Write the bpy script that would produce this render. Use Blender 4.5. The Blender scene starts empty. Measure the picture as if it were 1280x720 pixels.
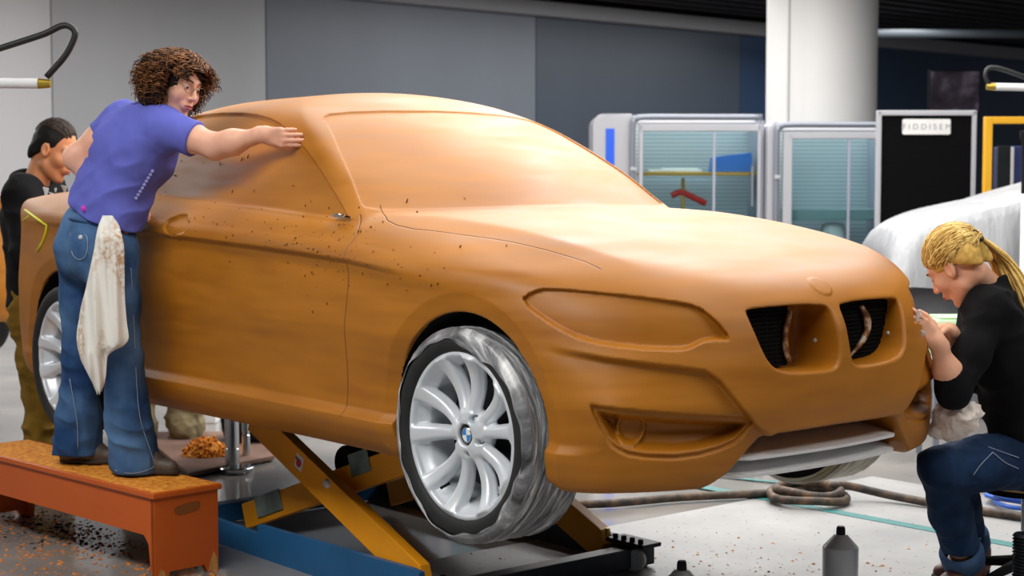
import bpy, bmesh, math, random
import numpy as np
from mathutils import Vector, Matrix, Euler
random.seed(7); RNG = np.random.default_rng(7)
PI = math.pi
SC = bpy.context.scene
COL = SC.collection
LIFT = 0.385                                   # the car's tyres hang this far above the floor
# ---------------------------------------------------------------- camera
_cam = bpy.data.cameras.new('camera'); CAM = bpy.data.objects.new('camera', _cam); COL.objects.link(CAM); SC.camera = CAM
CAM.location = (5.0437, -3.7761, 1.06 + LIFT); CAM.rotation_euler = (PI / 2 - .0639, 0, .8702)
_cam.sensor_width = 36; _cam.lens = 1993.5 / 1280 * 36; _cam.clip_end = 100
_cam.dof.use_dof = True; _cam.dof.focus_distance = 5.3; _cam.dof.aperture_fstop = 4.0
# ---------------------------------------------------------------- world, lamps, exposure
_w = bpy.data.worlds.new('hall_air'); SC.world = _w; _w.use_nodes = True
_w.node_tree.nodes['Background'].inputs[0].default_value = (.84, .90, 1.0, 1)
_w.node_tree.nodes['Background'].inputs[1].default_value = .14
SC.view_settings.view_transform = 'Standard'; SC.view_settings.look = 'None'
SC.view_settings.exposure = 0.0; SC.view_settings.gamma = 1.0
def area_lamp(name, loc, size, power, rot=(0, 0, 0), col=(1, .97, .93)):
    l = bpy.data.lights.new(name, 'AREA'); l.shape = 'RECTANGLE'; l.size, l.size_y = size; l.energy = power; l.color = col
    o = bpy.data.objects.new(name, l); o.location = loc; o.rotation_euler = rot; COL.objects.link(o); return o
CEIL = 3.72
area_lamp('ceiling_and_fill_light', (1.7, .2, CEIL), (4.2, 1.4), 85)
area_lamp('ceiling_and_fill_light', (-1.9, .3, CEIL), (2.4, 1.2), 50)
area_lamp('ceiling_and_fill_light', (-.9, 2.7, CEIL), (5.0, 2.6), 330)  # unseen lamp added so its reflection whitens the windshield
area_lamp('ceiling_and_fill_light', (-3.4, 6.3, CEIL), (5.6, 3.2), 235)  # unseen lamp added for a pale sheen along the hood
area_lamp('ceiling_and_fill_light', (1.6, -3.4, CEIL), (5.0, 1.2), 215)  # added fill lamp for the near side of the car
area_lamp('ceiling_and_fill_light', (5.4, 2.2, CEIL), (1.4, 4.0), 110)
area_lamp('ceiling_and_fill_light', (-7.2, -.8, CEIL), (1.8, 7.5), 400)  # unseen lamp added to brighten the left of the back wall
area_lamp('ceiling_and_fill_light', (-7.6, 10.5, CEIL), (1.4, 8.0), 300)  # unseen lamp added to lift the dark right wall panels
# ---------------------------------------------------------------- object helpers
def link(name, me, mat=None, parent=None):
    o = bpy.data.objects.new(name, me); COL.objects.link(o)
    if mat is not None:
        for m in (mat if isinstance(mat, (list, tuple)) else [mat]): me.materials.append(m)
    if parent is not None: o.parent = parent
    return o
def tag(o, label=None, cat=None, group=None, kind=None):
    if label: o['label'] = label
    if cat: o['category'] = cat
    if group: o['group'] = group
    if kind: o['kind'] = kind
    return o
def thing(name, label, cat, loc=(0, 0, 0), rz=0, group=None):
    o = bpy.data.objects.new(name, None); COL.objects.link(o); o.location = loc; o.rotation_euler = (0, 0, rz)
    o.empty_display_size = .1
    return tag(o, label, cat, group)
def copy_tree(o, parent=None):
    c = o.copy(); COL.objects.link(c)
    if parent is not None: c.parent = parent
    for ch in [x for x in bpy.data.objects if x.parent == o]: copy_tree(ch, c)
    return c
def np_mesh(name, V, Fc, mat=None, parent=None, smooth=True, normals=None):
    me = bpy.data.meshes.new(name); me.from_pydata(np.asarray(V).tolist(), [], np.asarray(Fc).tolist() if not isinstance(Fc, list) else Fc)
    if smooth: me.polygons.foreach_set('use_smooth', [True] * len(me.polygons))
    if normals is not None: me.normals_split_custom_set_from_vertices(np.asarray(normals).tolist())
    me.update()
    return link(name, me, mat, parent)
class B:
    """collects simple shapes into one mesh"""
    def __init__(self): self.bm = bmesh.new()
    def box(self, c, size, bev=0, rot=None, seg=2):
        r = bmesh.ops.create_cube(self.bm, size=1); vs = r['verts']
        for v in vs: v.co = Vector((v.co.x * size[0], v.co.y * size[1], v.co.z * size[2]))
        if bev:
            es = list({e for v in vs for e in v.link_edges})
            rr = bmesh.ops.bevel(self.bm, geom=es, offset=bev, segments=seg, profile=.5, affect='EDGES')
            vs = list({v for f in rr['faces'] for v in f.verts} | {v for v in vs if v.is_valid})
        M = Matrix.Translation(c) @ (Euler(rot).to_matrix().to_4x4() if rot is not None else Matrix())
        for v in vs: v.co = M @ v.co
        return self
    def lathe(self, prof, c=(0, 0, 0), seg=32, rot=None, closed=False):
        M = Matrix.Translation(c) @ (Euler(rot).to_matrix().to_4x4() if rot is not None else Matrix())
        rings = []
        for r, z in prof:
            if r < 1e-6: rings.append([self.bm.verts.new(M @ Vector((0, 0, z)))])
            else: rings.append([self.bm.verts.new(M @ Vector((r * math.cos(2*PI*i/seg), r * math.sin(2*PI*i/seg), z))) for i in range(seg)])
        pairs = list(zip(rings[:-1], rings[1:])) + ([(rings[-1], rings[0])] if closed else [])
        for a, b in pairs:
            if len(a) == 1 and len(b) == 1: continue
            for i in range(seg):
                j = (i + 1) % seg
                if len(a) == 1: f = (a[0], b[i], b[j])
                elif len(b) == 1: f = (a[i], a[j], b[0])
                else: f = (a[i], a[j], b[j], b[i])
                try: self.bm.faces.new(f)
                except ValueError: pass
        return self
    def tube(self, pts, r, seg=10, cap=True):
        P = [Vector(p) for p in pts]; n = len(P); R = r if isinstance(r, (list, tuple)) else [r] * n
        T = [(P[min(i+1, n-1)] - P[max(i-1, 0)]).normalized() for i in range(n)]
        u = T[0].orthogonal().normalized(); rings = []
        for i in range(n):
            u = (u - T[i] * u.dot(T[i])); u = u.normalized() if u.length > 1e-6 else T[i].orthogonal().normalized()
            w = T[i].cross(u)
            rings.append([self.bm.verts.new(P[i] + (u * math.cos(2*PI*k/seg) + w * math.sin(2*PI*k/seg)) * R[i]) for k in range(seg)])
        for a, b in zip(rings[:-1], rings[1:]):
            for k in range(seg): self.bm.faces.new((a[k], a[(k+1) % seg], b[(k+1) % seg], b[k]))
        if cap: self.bm.faces.new(rings[0][::-1]); self.bm.faces.new(rings[-1])
        return self
    def prism(self, poly, axis, a, b, bev=0):
        """extrude a 2D outline; axis 'x': (y,z), 'y': (x,z), 'z': (x,y)"""
        f = {'x': lambda u, v, w: (w, u, v), 'y': lambda u, v, w: (u, w, v), 'z': lambda u, v, w: (u, v, w)}[axis]
        A = [self.bm.verts.new(f(u, v, a)) for u, v in poly]; Bv = [self.bm.verts.new(f(u, v, b)) for u, v in poly]
        n = len(poly); fs = [self.bm.faces.new(A[::-1]), self.bm.faces.new(Bv)]
        for i in range(n): fs.append(self.bm.faces.new((A[i], A[(i+1) % n], Bv[(i+1) % n], Bv[i])))
        if bev:
            es = list({e for q in fs for e in q.edges})
            bmesh.ops.bevel(self.bm, geom=es, offset=bev, segments=2, profile=.5, affect='EDGES')
        return self
    def done(self, name, mat, parent=None, smooth=False, angle=None):
        bmesh.ops.recalc_face_normals(self.bm, faces=self.bm.faces[:])
        me = bpy.data.meshes.new(name); self.bm.to_mesh(me); self.bm.free()
        if smooth or angle:
            me.polygons.foreach_set('use_smooth', [True] * len(me.polygons))
        if angle: me.set_sharp_from_angle(angle=math.radians(angle))
        return link(name, me, mat, parent)
def catmull(pts, n=8):
    P = [Vector(p) for p in pts]; P = [2*P[0]-P[1]] + P + [2*P[-1]-P[-2]]; out = []
    for i in range(1, len(P) - 2):
        for k in range(n):
            t = k / n; a, b, c, d = P[i-1:i+3]
            out.append(.5 * ((2*b) + (c-a)*t + (2*a-5*b+4*c-d)*t*t + (3*b-a-3*c+d)*t**3))
    out.append(P[-2]); return out
# ---------------------------------------------------------------- materials
def srgb(r, g, b):
    f = lambda c: c / 12.92 if c <= .04045 else ((c + .055) / 1.055) ** 2.4
    return (f(r / 255), f(g / 255), f(b / 255), 1)
class M:
    def __init__(self, name, col=(128, 128, 128), rough=.5, metal=0, spec=.5, **kw):
        self.m = bpy.data.materials.new(name); self.m.use_nodes = True; self.t = self.m.node_tree
        self.p = self.t.nodes['Principled BSDF']; self.p.inputs['Base Color'].default_value = srgb(*col)
        self.p.inputs['Roughness'].default_value = rough; self.p.inputs['Metallic'].default_value = metal
        self.p.inputs['Specular IOR Level'].default_value = spec
        for k, v in kw.items(): self.p.inputs[k.replace('_', ' ')].default_value = v
        self.col = srgb(*col); self.bump_out = None; self.col_out = None
    def n(self, t, **kw):
        x = self.t.nodes.new('ShaderNode' + t)
        for k, v in kw.items():
            if k in x.inputs: x.inputs[k].default_value = v
            else: setattr(x, k, v)
        return x
    def l(self, a, b): self.t.links.new(a, b)
    def coords(self, scale=(1, 1, 1), rot=(0, 0, 0), kind='Object'):
        tc = self.n('TexCoord'); mp = self.n('Mapping'); mp.inputs['Scale'].default_value = scale; mp.inputs['Rotation'].default_value = rot
        self.l(tc.outputs[kind], mp.inputs['Vector']); return mp.outputs[0]
    def noise(self, scale, detail=3, vec=None, rough=.5, aniso=None):
        x = self.n('TexNoise'); x.inputs['Scale'].default_value = scale; x.inputs['Detail'].default_value = detail; x.inputs['Roughness'].default_value = rough
        self.l(vec if vec is not None else self.coords(aniso or (1, 1, 1)), x.inputs['Vector']); return x.outputs['Fac']
    def ramp(self, fac, stops):
        r = self.n('ValToRGB'); e = r.color_ramp.elements
        while len(e) < len(stops): e.new(.5)
        for q, (p, c) in zip(e, stops): q.position = p; q.color = c if len(c) == 4 else srgb(*c)
        self.l(fac, r.inputs[0]); return r.outputs[0]
    def mix(self, fac, a, b, mode='MIX'):
        x = self.n('Mix', data_type='RGBA', blend_type=mode)
        for s, v in ((0, fac), (6, a), (7, b)):
            if hasattr(v, 'is_linked'): self.l(v, x.inputs[s])
            else: x.inputs[s].default_value = v if s == 0 or len(v) == 4 else srgb(*v)
        return x.outputs[2]
    def math(self, op, a, b=0.0, c=None):
        x = self.n('Math', operation=op)
        for i, v in enumerate((a, b) if c is None else (a, b, c)):
            if hasattr(v, 'is_linked'): self.l(v, x.inputs[i])
            else: x.inputs[i].default_value = v
        return x.outputs[0]
    def color(self, out): self.l(out, self.p.inputs['Base Color']); return self
    def rough(self, out): self.l(out, self.p.inputs['Roughness']); return self
    def bump(self, h, strength=.3, dist=.01):
        b = self.n('Bump'); b.inputs['Strength'].default_value = strength; b.inputs['Distance'].default_value = dist
        self.l(h, b.inputs['Height'])
        if self.bump_out is not None: self.l(self.bump_out, b.inputs['Normal'])
        self.bump_out = b.outputs[0]; self.l(b.outputs[0], self.p.inputs['Normal']); return self
    def vary(self, scale=6, amount=.15, detail=4, aniso=None):
        """gentle value mottling of the base colour"""
        f = self.noise(scale, detail, aniso=aniso); c = self.col
        lo = tuple(x * (1 - amount) for x in c[:3]) + (1,); hi = tuple(min(1, x * (1 + amount)) for x in c[:3]) + (1,)
        self.color(self.ramp(f, [(.3, lo), (.7, hi)])); return self
def mat(*a, **k): return M(*a, **k).m
# ---------------------------------------------------------------- numeric helpers
def smax(a, b, k):
    if k <= 0: return np.maximum(a, b)
    h = np.maximum(k - np.abs(a - b), 0.0) / k
    return np.maximum(a, b) + h * h * k * 0.25
def smin(a, b, k): return -smax(-a, -b, k)
def sstep(a, b, x):
    t = np.clip((x - a) / (b - a), 0, 1)
    return t * t * (3 - 2 * t)
class Curve:
    """smooth 1D table: Hermite through points, sampled densely"""
    def __init__(self, pts, n=600):
        p = np.array(pts, float); x, y = p[:, 0], p[:, 1]
        h = np.diff(x); d = np.diff(y) / h
        m = np.zeros(len(x)); m[0] = d[0]; m[-1] = d[-1]
        for i in range(1, len(x) - 1):
            if d[i-1] * d[i] > 0:
                w1 = 2 * h[i] + h[i-1]; w2 = h[i] + 2 * h[i-1]
                m[i] = (w1 + w2) / (w1 / d[i-1] + w2 / d[i])
        self.x = np.linspace(x[0], x[-1], n)
        k = np.clip(np.searchsorted(x, self.x, side='right') - 1, 0, len(h) - 1)
        t = (self.x - x[k]) / h[k]
        self.y = ((2*t**3 - 3*t**2 + 1) * y[k] + (t**3 - 2*t**2 + t) * h[k] * m[k]
                  + (-2*t**3 + 3*t**2) * y[k+1] + (t**3 - t**2) * h[k] * m[k+1])
    def __call__(self, v): return np.interp(v, self.x, self.y)
def poly_sd(px, py, poly, closed=True):
    """signed distance (negative inside) to a polygon, or unsigned to a polyline"""
    P = np.array(poly, float); d = np.full(px.shape, 1e9); ins = np.zeros(px.shape, bool)
    n = len(P)
    for i in range(n if closed else n - 1):
        a = P[i]; b = P[(i + 1) % n]; ex, ey = b - a
        wx = px - a[0]; wy = py - a[1]
        t = np.clip((wx * ex + wy * ey) / (ex * ex + ey * ey + 1e-12), 0, 1)
        d = np.minimum(d, (wx - ex * t) ** 2 + (wy - ey * t) ** 2)
        if closed:
            c = ((a[1] > py) != (b[1] > py))
            xs = a[0] + (py - a[1]) * ex / (ey if abs(ey) > 1e-12 else 1e-12)
            ins ^= c & (px < xs)
    d = np.sqrt(d)
    return np.where(ins, -d, d) if closed else d
def line_sd(px, py, pts):
    """signed distance to an open polyline (sign by side of the nearest segment)"""
    P = np.array(pts, float); best = np.full(px.shape, 1e9); sg = np.ones(px.shape)
    for a, b in zip(P[:-1], P[1:]):
        ex, ey = b - a; wx = px - a[0]; wy = py - a[1]
        t = np.clip((wx * ex + wy * ey) / (ex * ex + ey * ey), 0, 1)
        q = (wx - ex * t) ** 2 + (wy - ey * t) ** 2
        m = q < best; best = np.where(m, q, best)
        sg = np.where(m, np.sign(ex * wy - ey * wx + 1e-12), sg)
    return np.sqrt(best) * sg
def smooth_poly(pts, it=2, closed=True):
    P = np.array(pts, float)
    for _ in range(it):
        if closed:
            Q = np.roll(P, -1, 0); P = np.stack([.75*P + .25*Q, .25*P + .75*Q], 1).reshape(-1, P.shape[1])
        else:
            A, B = P[:-1], P[1:]
            M = np.stack([.75*A + .25*B, .25*A + .75*B], 1).reshape(-1, P.shape[1])
            P = np.vstack([P[:1], M[1:-1], P[-1:]])
    return P
def mesh_sdf(F, lo, hi, h, coarse=4, lip=1.4, proj=2):
    """sparse surface nets of F(x,y,z)=0, vertices pulled onto the exact surface"""
    lo = np.array(lo, float); hi = np.array(hi, float); H = h * coarse
    n = np.ceil((hi - lo) / H).astype(int) + 1
    g = np.stack(np.meshgrid(*[np.arange(k) for k in n], indexing='ij'), -1).reshape(-1, 3)
    c = lo + (g + .5) * H
    keep = np.abs(F(c[:, 0], c[:, 1], c[:, 2])) < H * .87 * lip + h
    g = g[keep]
    o = np.stack(np.meshgrid(*[np.arange(coarse)] * 3, indexing='ij'), -1).reshape(-1, 3)
    cells = (g[:, None, :] * coarse + o[None]).reshape(-1, 3)
    N = int((n.max() + 2) * coarse + 4)
    key = lambda a: (a[..., 0].astype(np.int64) * N + a[..., 1]) * N + a[..., 2]
    off = np.array([[i, j, k] for i in (0, 1) for j in (0, 1) for k in (0, 1)])
    ck = key(cells); srt = np.argsort(ck); cells = cells[srt]; ck = ck[srt]
    cor = np.unique((ck[:, None] + key(off)[None]).ravel())
    ci = np.stack([cor // (N * N), (cor // N) % N, cor % N], -1)
    p = lo + ci * h
    val = np.empty(len(p))
    for s in range(0, len(p), 400000):
        q = p[s:s+400000]; val[s:s+400000] = F(q[:, 0], q[:, 1], q[:, 2])
    idx = np.stack([np.searchsorted(cor, ck + key(o_)) for o_ in off], 1)
    v8 = val[idx]; neg = v8 < 0; cnt = neg.sum(1)
    act = (cnt > 0) & (cnt < 8)
    cells = cells[act]; ck = ck[act]; v8 = v8[act]
    acc = np.zeros((len(cells), 3)); w = np.zeros(len(cells))
    for a in range(8):
        for b in range(a + 1, 8):
            if np.abs(off[a] - off[b]).sum() != 1: continue
            va, vb = v8[:, a], v8[:, b]; m = (va < 0) != (vb < 0)
            t = np.where(m, va / np.where(m, va - vb, 1), 0)
            acc += np.where(m[:, None], off[a] + (off[b] - off[a]) * t[:, None], 0); w += m
    V = lo + (cells + acc / w[:, None]) * h
    quads = []
    for ax in range(3):
        b_, c_ = (ax + 1) % 3, (ax + 2) % 3
        e = np.zeros(3, int); e[ax] = 1; eb = np.zeros(3, int); eb[b_] = 1; ec = np.zeros(3, int); ec[c_] = 1
        i1 = {0: 4, 1: 2, 2: 1}[ax]
        v0 = v8[:, 0]; v1 = v8[:, i1]; m = np.where((v0 < 0) != (v1 < 0))[0]
        base = cells[m]; q = []; ok = np.ones(len(m), bool)
        for d in (0 * eb, -eb, -eb - ec, -ec):
            k = key(base + d); j = np.clip(np.searchsorted(ck, k), 0, len(ck) - 1)
            ok &= ck[j] == k; q.append(j)
        q = np.stack(q, 1)[ok]; flip = (v0[m][ok] >= 0)
        q[flip] = q[flip][:, ::-1]
        quads.append(q)
    quads = np.vstack(quads)
    def grad(P):
        e = h * .35; r = np.zeros_like(P)
        for a in range(3):
            d = np.zeros(3); d[a] = e
            A = P + d; B = P - d
            r[:, a] = (F(A[:, 0], A[:, 1], A[:, 2]) - F(B[:, 0], B[:, 1], B[:, 2])) / (2 * e)
        return r
    for _ in range(proj):
        f = F(V[:, 0], V[:, 1], V[:, 2]); gr = grad(V); gn = (gr ** 2).sum(1) + 1e-9
        st = gr * (f / gn)[:, None]; L = np.sqrt((st ** 2).sum(1)); lim = h * .6
        V = V - st * np.minimum(1, lim / np.maximum(L, 1e-9))[:, None]
    return V, quads
# ---------------------------------------------------------------- the clay car as an implicit surface (x forward, z from the tyre's foot)
C_W = Curve([(-2.45,.78),(-2.2,.83),(-2.0,.858),(-1.7,.88),(-1.345,.887),(-.95,.878),(-.4,.866),(.3,.864),(.75,.870),(1.05,.880),(1.345,.887),(1.6,.882),(1.8,.868),(2.0,.84),(2.2,.82)])
C_SIDE = Curve([(.10,-.15),(.16,-.10),(.20,-.06),(.25,-.024),(.300,-.004),(.312,-.003),(.320,-.012),(.345,-.030),(.42,-.034),(.52,-.022),(.60,-.010),(.68,-.017),(.77,-.024),(.82,-.012),(.845,-.010),(.90,-.034),(.95,-.064),(.985,-.10),(1.02,-.17),(1.08,-.3)])
C_SH = Curve([(-2.4,.085),(-1.6,.08),(-.75,.062),(0,.035),(.75,0),(1.1,-.03),(1.4,-.04),(2.2,-.04)])
C_TOP = Curve([(-2.5,.95),(-2.36,.985),(-2.28,1.01),(-2.15,1.04),(-2.0,1.06),(-1.75,1.08),(-1.3,1.09),(-.5,1.07),(.4,1.03),(.8,.995),(.95,.99),(1.2,.968),(1.5,.925),(1.7,.882),(1.85,.835),(1.95,.793),(2.03,.748),(2.09,.69),(2.2,.56)])
C_CREASE = Curve([(.3,.70),(.7,.697),(1.03,.655),(1.31,.627),(1.58,.608),(1.79,.575),(2.0,.52)])
C_FRONT = Curve([(.08,1.93),(.16,2.0),(.20,2.03),(.27,2.065),(.36,2.09),(.46,2.10),(.55,2.10),(.62,2.09),(.68,2.072),(.73,2.045),(.80,2.0),(.9,1.9)])
C_PLAN = Curve([(0,0),(.15,.006),(.30,.030),(.40,.062),(.5,.108),(.6,.172),(.7,.268),(.77,.36),(.83,.49),(.87,.65),(.9,.85),(.93,1.1)])
C_REAR = Curve([(.1,-2.12),(.2,-2.20),(.3,-2.26),(.45,-2.30),(.62,-2.295),(.8,-2.265),(.9,-2.255),(.99,-2.29),(1.1,-2.33)])
C_RPLAN = Curve([(0,0),(.3,.02),(.5,.06),(.6,.10),(.7,.165),(.78,.26),(.83,.38),(.87,.56),(.9,.8)])
C_ROOF = Curve([(-2.3,.97),(-2.0,1.07),(-1.68,1.215),(-1.45,1.30),(-1.2,1.36),(-.95,1.403),(-.6,1.43),(-.25,1.432),(.05,1.412),(.25,1.387),(.6,1.33)])
C_GS = Curve([(.80,.86),(.90,.800),(.95,.775),(1.0,.750),(1.1,.703),(1.2,.652),(1.28,.605),(1.34,.56),(1.38,.52),(1.45,.43)])
C_GX = Curve([(-2.0,-.16),(-1.6,-.05),(-1.2,-.02),(-.8,-.005),(-.3,0),(.3,-.003),(.8,-.015)])
C_PZ = Curve([(.1,.6),(.42,.52),(.5,.62),(.62,.80),(.72,.86),(.9,1)])
C_WS = Curve([(.90,1.14),(.99,.965),(1.1,.775),(1.2,.57),(1.3,.335),(1.36,.15),(1.40,.02),(1.45,-.2)])
def slope(c, s): return (c(s + .01) - c(s - .01)) / .02
def car_base(x, s, z):
    # hood, shoulders, deck
    cr = sstep(.5, .8, x) * (1 - .75 * sstep(1.55, 1.95, x))
    e = s - C_CREASE(x)
    ramp = .5 * (e + np.sqrt(e * e + .0002)) * .42 * cr
    zt = C_TOP(x) - .055 * s * s - ramp - (1 - sstep(.5, .8, x)) * .05 * s * s
    top = z - zt
    zp = z - C_SH(x) * sstep(.4, .8, z)
    side = s - (C_W(x) + C_SIDE(zp) + .014 * (1 - sstep(.85, 1.2, x)) * np.where(zp > .826, np.maximum(0, 1 - (zp - .826) / .05), np.maximum(0, 1 - (.826 - zp) / .018)))
    fr = (x - (C_FRONT(z) - C_PLAN(s) * C_PZ(z))) / np.sqrt(1.3 + slope(C_PLAN, s) ** 2)
    rr = ((C_REAR(z) + C_RPLAN(s)) - x) / np.sqrt(1.3 + slope(C_RPLAN, s) ** 2)
    bot = (.188 + .008 * sstep(-.7, 1, x) + .005 * sstep(1.3, 2.0, x) + .05 * sstep(-1.5, -2.2, x)) - z
    low = smax(top * .95, side, .10)
    low = smax(low, smax(fr, rr, .01), .06)
    low = smax(low, bot, .02)
    roof = z - (C_ROOF(x) - .2 * s * s)
    gs = (s - (C_GS(z) + C_GX(x))) * .9
    ws = (x - (C_WS(z) - .63 * s * s)) * .45
    gh = smax(roof * .95, gs, .09)
    gh = smax(gh, ws, .03)
    gh = np.maximum(np.maximum(gh, .85 - z), rr + .02)
    return low, gh, zt
# feature outlines, measured on the model: (s - x, z) wraps round the front corner, (s, z) faces forward, (x, z) faces sideways
P_LAMP = smooth_poly([(-.752,.731),(-.800,.760),(-.87,.772),(-1.111,.760),(-1.366,.738),(-1.469,.723),(-1.541,.683),(-1.607,.627),(-1.56,.630),(-1.492,.627),(-1.44,.609),(-1.398,.603),(-1.208,.609),(-1.018,.628),(-.889,.670)], 1)
P_BUMP = [(-.60,.625),(-.857,.614),(-1.115,.585),(-1.397,.560),(-1.50,.548),(-1.56,.517),(-1.637,.449),(-1.70,.39),(-1.77,.345),(-1.86,.15),(-.6,.15)]
P_FOG = smooth_poly([(-1.035,.458),(-1.06,.458),(-1.640,.412),(-1.690,.402),(-1.690,.382),(-1.672,.355),(-1.607,.318),(-1.432,.292),(-1.211,.303),(-1.134,.330),(-1.10,.36)], 1)
P_KID = smooth_poly([(.358,.698),(.340,.710),(.149,.714),(.045,.708),(.024,.700),(.021,.660),(.024,.570),(.035,.534),(.075,.522),(.235,.527),(.300,.543),(.330,.585)], 2)
P_MOUTH = [(-.1,.357),(.27,.352),(.318,.340),(.36,.300),(.41,.248),(.47,.205),(.50,.10),(-.1,.10)]
P_DLO = smooth_poly([(.640,.946),(.62,.952),(.545,.999),(.349,1.114),(.170,1.202),(-.028,1.280),(-.229,1.325),(-.521,1.350),(-.90,1.348),(-1.12,1.30),(-1.36,1.19),(-1.46,1.10),(-1.44,1.03),(-1.35,1.022),(-.824,1.010),(-.085,.988),(.361,.962)], 1)
P_WS = smooth_poly([(-.3,.984),(.25,.984),(.55,.980),(.716,.979),(.70,1.02),(.640,1.15),(.560,1.27),(.534,1.308),(.48,1.328),(.227,1.342),(-.3,1.346)], 1)
P_POCK = smooth_poly([(-.49,.905),(-.485,.935),(-.45,.945),(-.42,.955),(-.37,.955),(-.345,.935),(-.305,.925),(-.295,.90),(-.32,.88),(-.36,.872),(-.40,.865),(-.445,.872),(-.47,.888)], 1)
L_DOOR = [(.66,.965),(.735,.90),(.748,.81),(.738,.572),(.722,.437),(.722,.30)]
L_REARDOOR = [(-.70,1.02),(-.74,.90),(-.75,.7),(-.72,.5),(-.68,.38),(-.67,.30)]
L_HOOD = [(.66,.66),(.74,.70),(.80,.73),(.87,.743),(.96,.745),(1.150,.722),(1.378,.687),(1.576,.668),(1.735,.655)]
AXLES = ((1.345, .352), (-1.40, .366))
def car_F(x, y, z):
    s = np.abs(y); u = s - x
    low, gh, zt = car_base(x, s, z)
    F = low
    fm = (x > 1.3) & (s > .2) & (z < .85)
    if fm.any():
        uu, zz, ss, xx = u[fm], z[fm], s[fm], x[fm]; f = F[fm]
        dl = poly_sd(uu, zz, P_LAMP)
        f = f + sstep(-.002, .007, -dl) * (.013 + .10 * np.clip(.745 - zz, 0, .12)) 
        db = -poly_sd(uu, zz, P_BUMP)
        f = f + .022 * sstep(-.004, .018, db) * sstep(-.84, -1.1, uu) * sstep(.2, .34, zz)
        df = -poly_sd(uu, zz, P_FOG)
        dep = .012 * sstep(0, .010, df) + .045 * sstep(.016, .044, df) - np.clip(.37 - zz, 0, .07) * .5 * sstep(.0, .04, df)
        r = np.sqrt((uu + 1.205) ** 2 * .8 + (zz - .388) ** 2)
        dep = dep - sstep(.02, .034, df) * (.014 * (1 - sstep(.004, .010, np.abs(r - .046))) + .006 * (1 - sstep(.034, .042, r)))
        f = f + np.maximum(dep, 0)
        F = F.copy(); F[fm] = f
    # flat chamfer round each wheel arch, then the arch itself
    for ax, ar in AXLES:
        r = np.sqrt((x - ax) ** 2 + (z - .335) ** 2)
        F = F + .36 * np.clip(ar + .056 - r, 0, .07) * (s > .6)
    tm = gh < .05
    if tm.any():
        g = gh[tm]; xx, ss, zz = x[tm], s[tm], z[tm]
        dd = -poly_sd(xx, zz, P_DLO)
        g = g + .011 * sstep(-.004, .006, dd) * (ss > .40)
        dw = -poly_sd(ss, zz, P_WS)
        g = g + .009 * sstep(-.003, .005, dw) * (xx > -.05)
        gh = gh.copy(); gh[tm] = g
    F = smin(F, gh, .008)
    dp = -poly_sd(x, z, P_POCK)
    F = F + .008 * sstep(0, .01, dp) * (s > .7)
    em = np.sqrt((x - 2.0) ** 2 + y ** 2 + (z - .765) ** 2) - .043
    F = F - .004 * sstep(0, .006, -em)
    for ax, ar in AXLES:
        r = np.sqrt((x - ax) ** 2 + (z - .335) ** 2) - ar
        F = smax(F, -np.maximum(r, .58 - s), .004)
    fm = (x > 1.6) & (z < .85)
    if fm.any():
        xx, ss, zz = x[fm], s[fm], z[fm]; f = F[fm]
        f = smax(f, -smax(poly_sd(ss, zz, P_KID), 1.925 - xx, .03), .012)
        f = smax(f, -np.maximum(poly_sd(ss, zz, P_MOUTH), 1.80 - xx), .012)
        F = F.copy(); F[fm] = f
    return F
# ---------------------------------------------------------------- shared materials
def make_clay():
    m = M('modelling_clay', (176, 110, 44), .5, spec=.5)
    f1 = m.noise(3.2, 5, aniso=(.5, .5, 2.2)); f2 = m.noise(30, 4, aniso=(.12, .12, 1.0))
    f = m.math('ADD', m.math('MULTIPLY', f1, .6), m.math('MULTIPLY', f2, .4))
    c = m.ramp(f, [(.30, (150, 88, 8)), (.5, (168, 104, 10)), (.72, (186, 116, 18))])
    sp = m.noise(55, 2); c = m.mix(m.ramp(sp, [(.70, (0, 0, 0)), (.76, (60, 60, 60))]), c, (96, 52, 16))
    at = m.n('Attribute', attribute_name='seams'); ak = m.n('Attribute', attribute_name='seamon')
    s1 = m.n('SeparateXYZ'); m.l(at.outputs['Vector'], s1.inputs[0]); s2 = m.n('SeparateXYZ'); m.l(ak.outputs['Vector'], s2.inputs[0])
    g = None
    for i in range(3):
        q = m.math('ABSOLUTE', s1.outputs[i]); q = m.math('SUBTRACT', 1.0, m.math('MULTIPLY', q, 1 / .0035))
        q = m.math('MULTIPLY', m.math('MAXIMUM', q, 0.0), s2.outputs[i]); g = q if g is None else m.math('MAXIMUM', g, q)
    c = m.mix(m.math('MULTIPLY', g, .55), c, (84, 44, 14)); m.color(c)  # shade of the panel gaps mixed into the clay colour along the seams
    m.rough(m.ramp(f2, [(.3, (174, 174, 174)), (.7, (194, 194, 194))]))
    m.bump(f2, .10, .004); m.bump(m.noise(220, 2), .05, .002); m.bump(m.math('SUBTRACT', 1.0, g), .9, .004)
    return m.m
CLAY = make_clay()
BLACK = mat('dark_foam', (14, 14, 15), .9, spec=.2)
RUBBER = M('tyre_rubber', (26, 27, 28), .7).vary(40, .3).m
SILVER = M('wheel_silver', (222, 228, 234), .35, .25).vary(9, .06).m
CHROME = mat('polished_steel', (205, 208, 212), .16, 1)
STEEL = mat('dull_steel', (214, 216, 220), .34, .3)
DARKMETAL = mat('dark_iron', (30, 34, 38), .45, .5)
WHITE = M('white_paint', (232, 232, 232), .4).vary(8, .04).m
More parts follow.
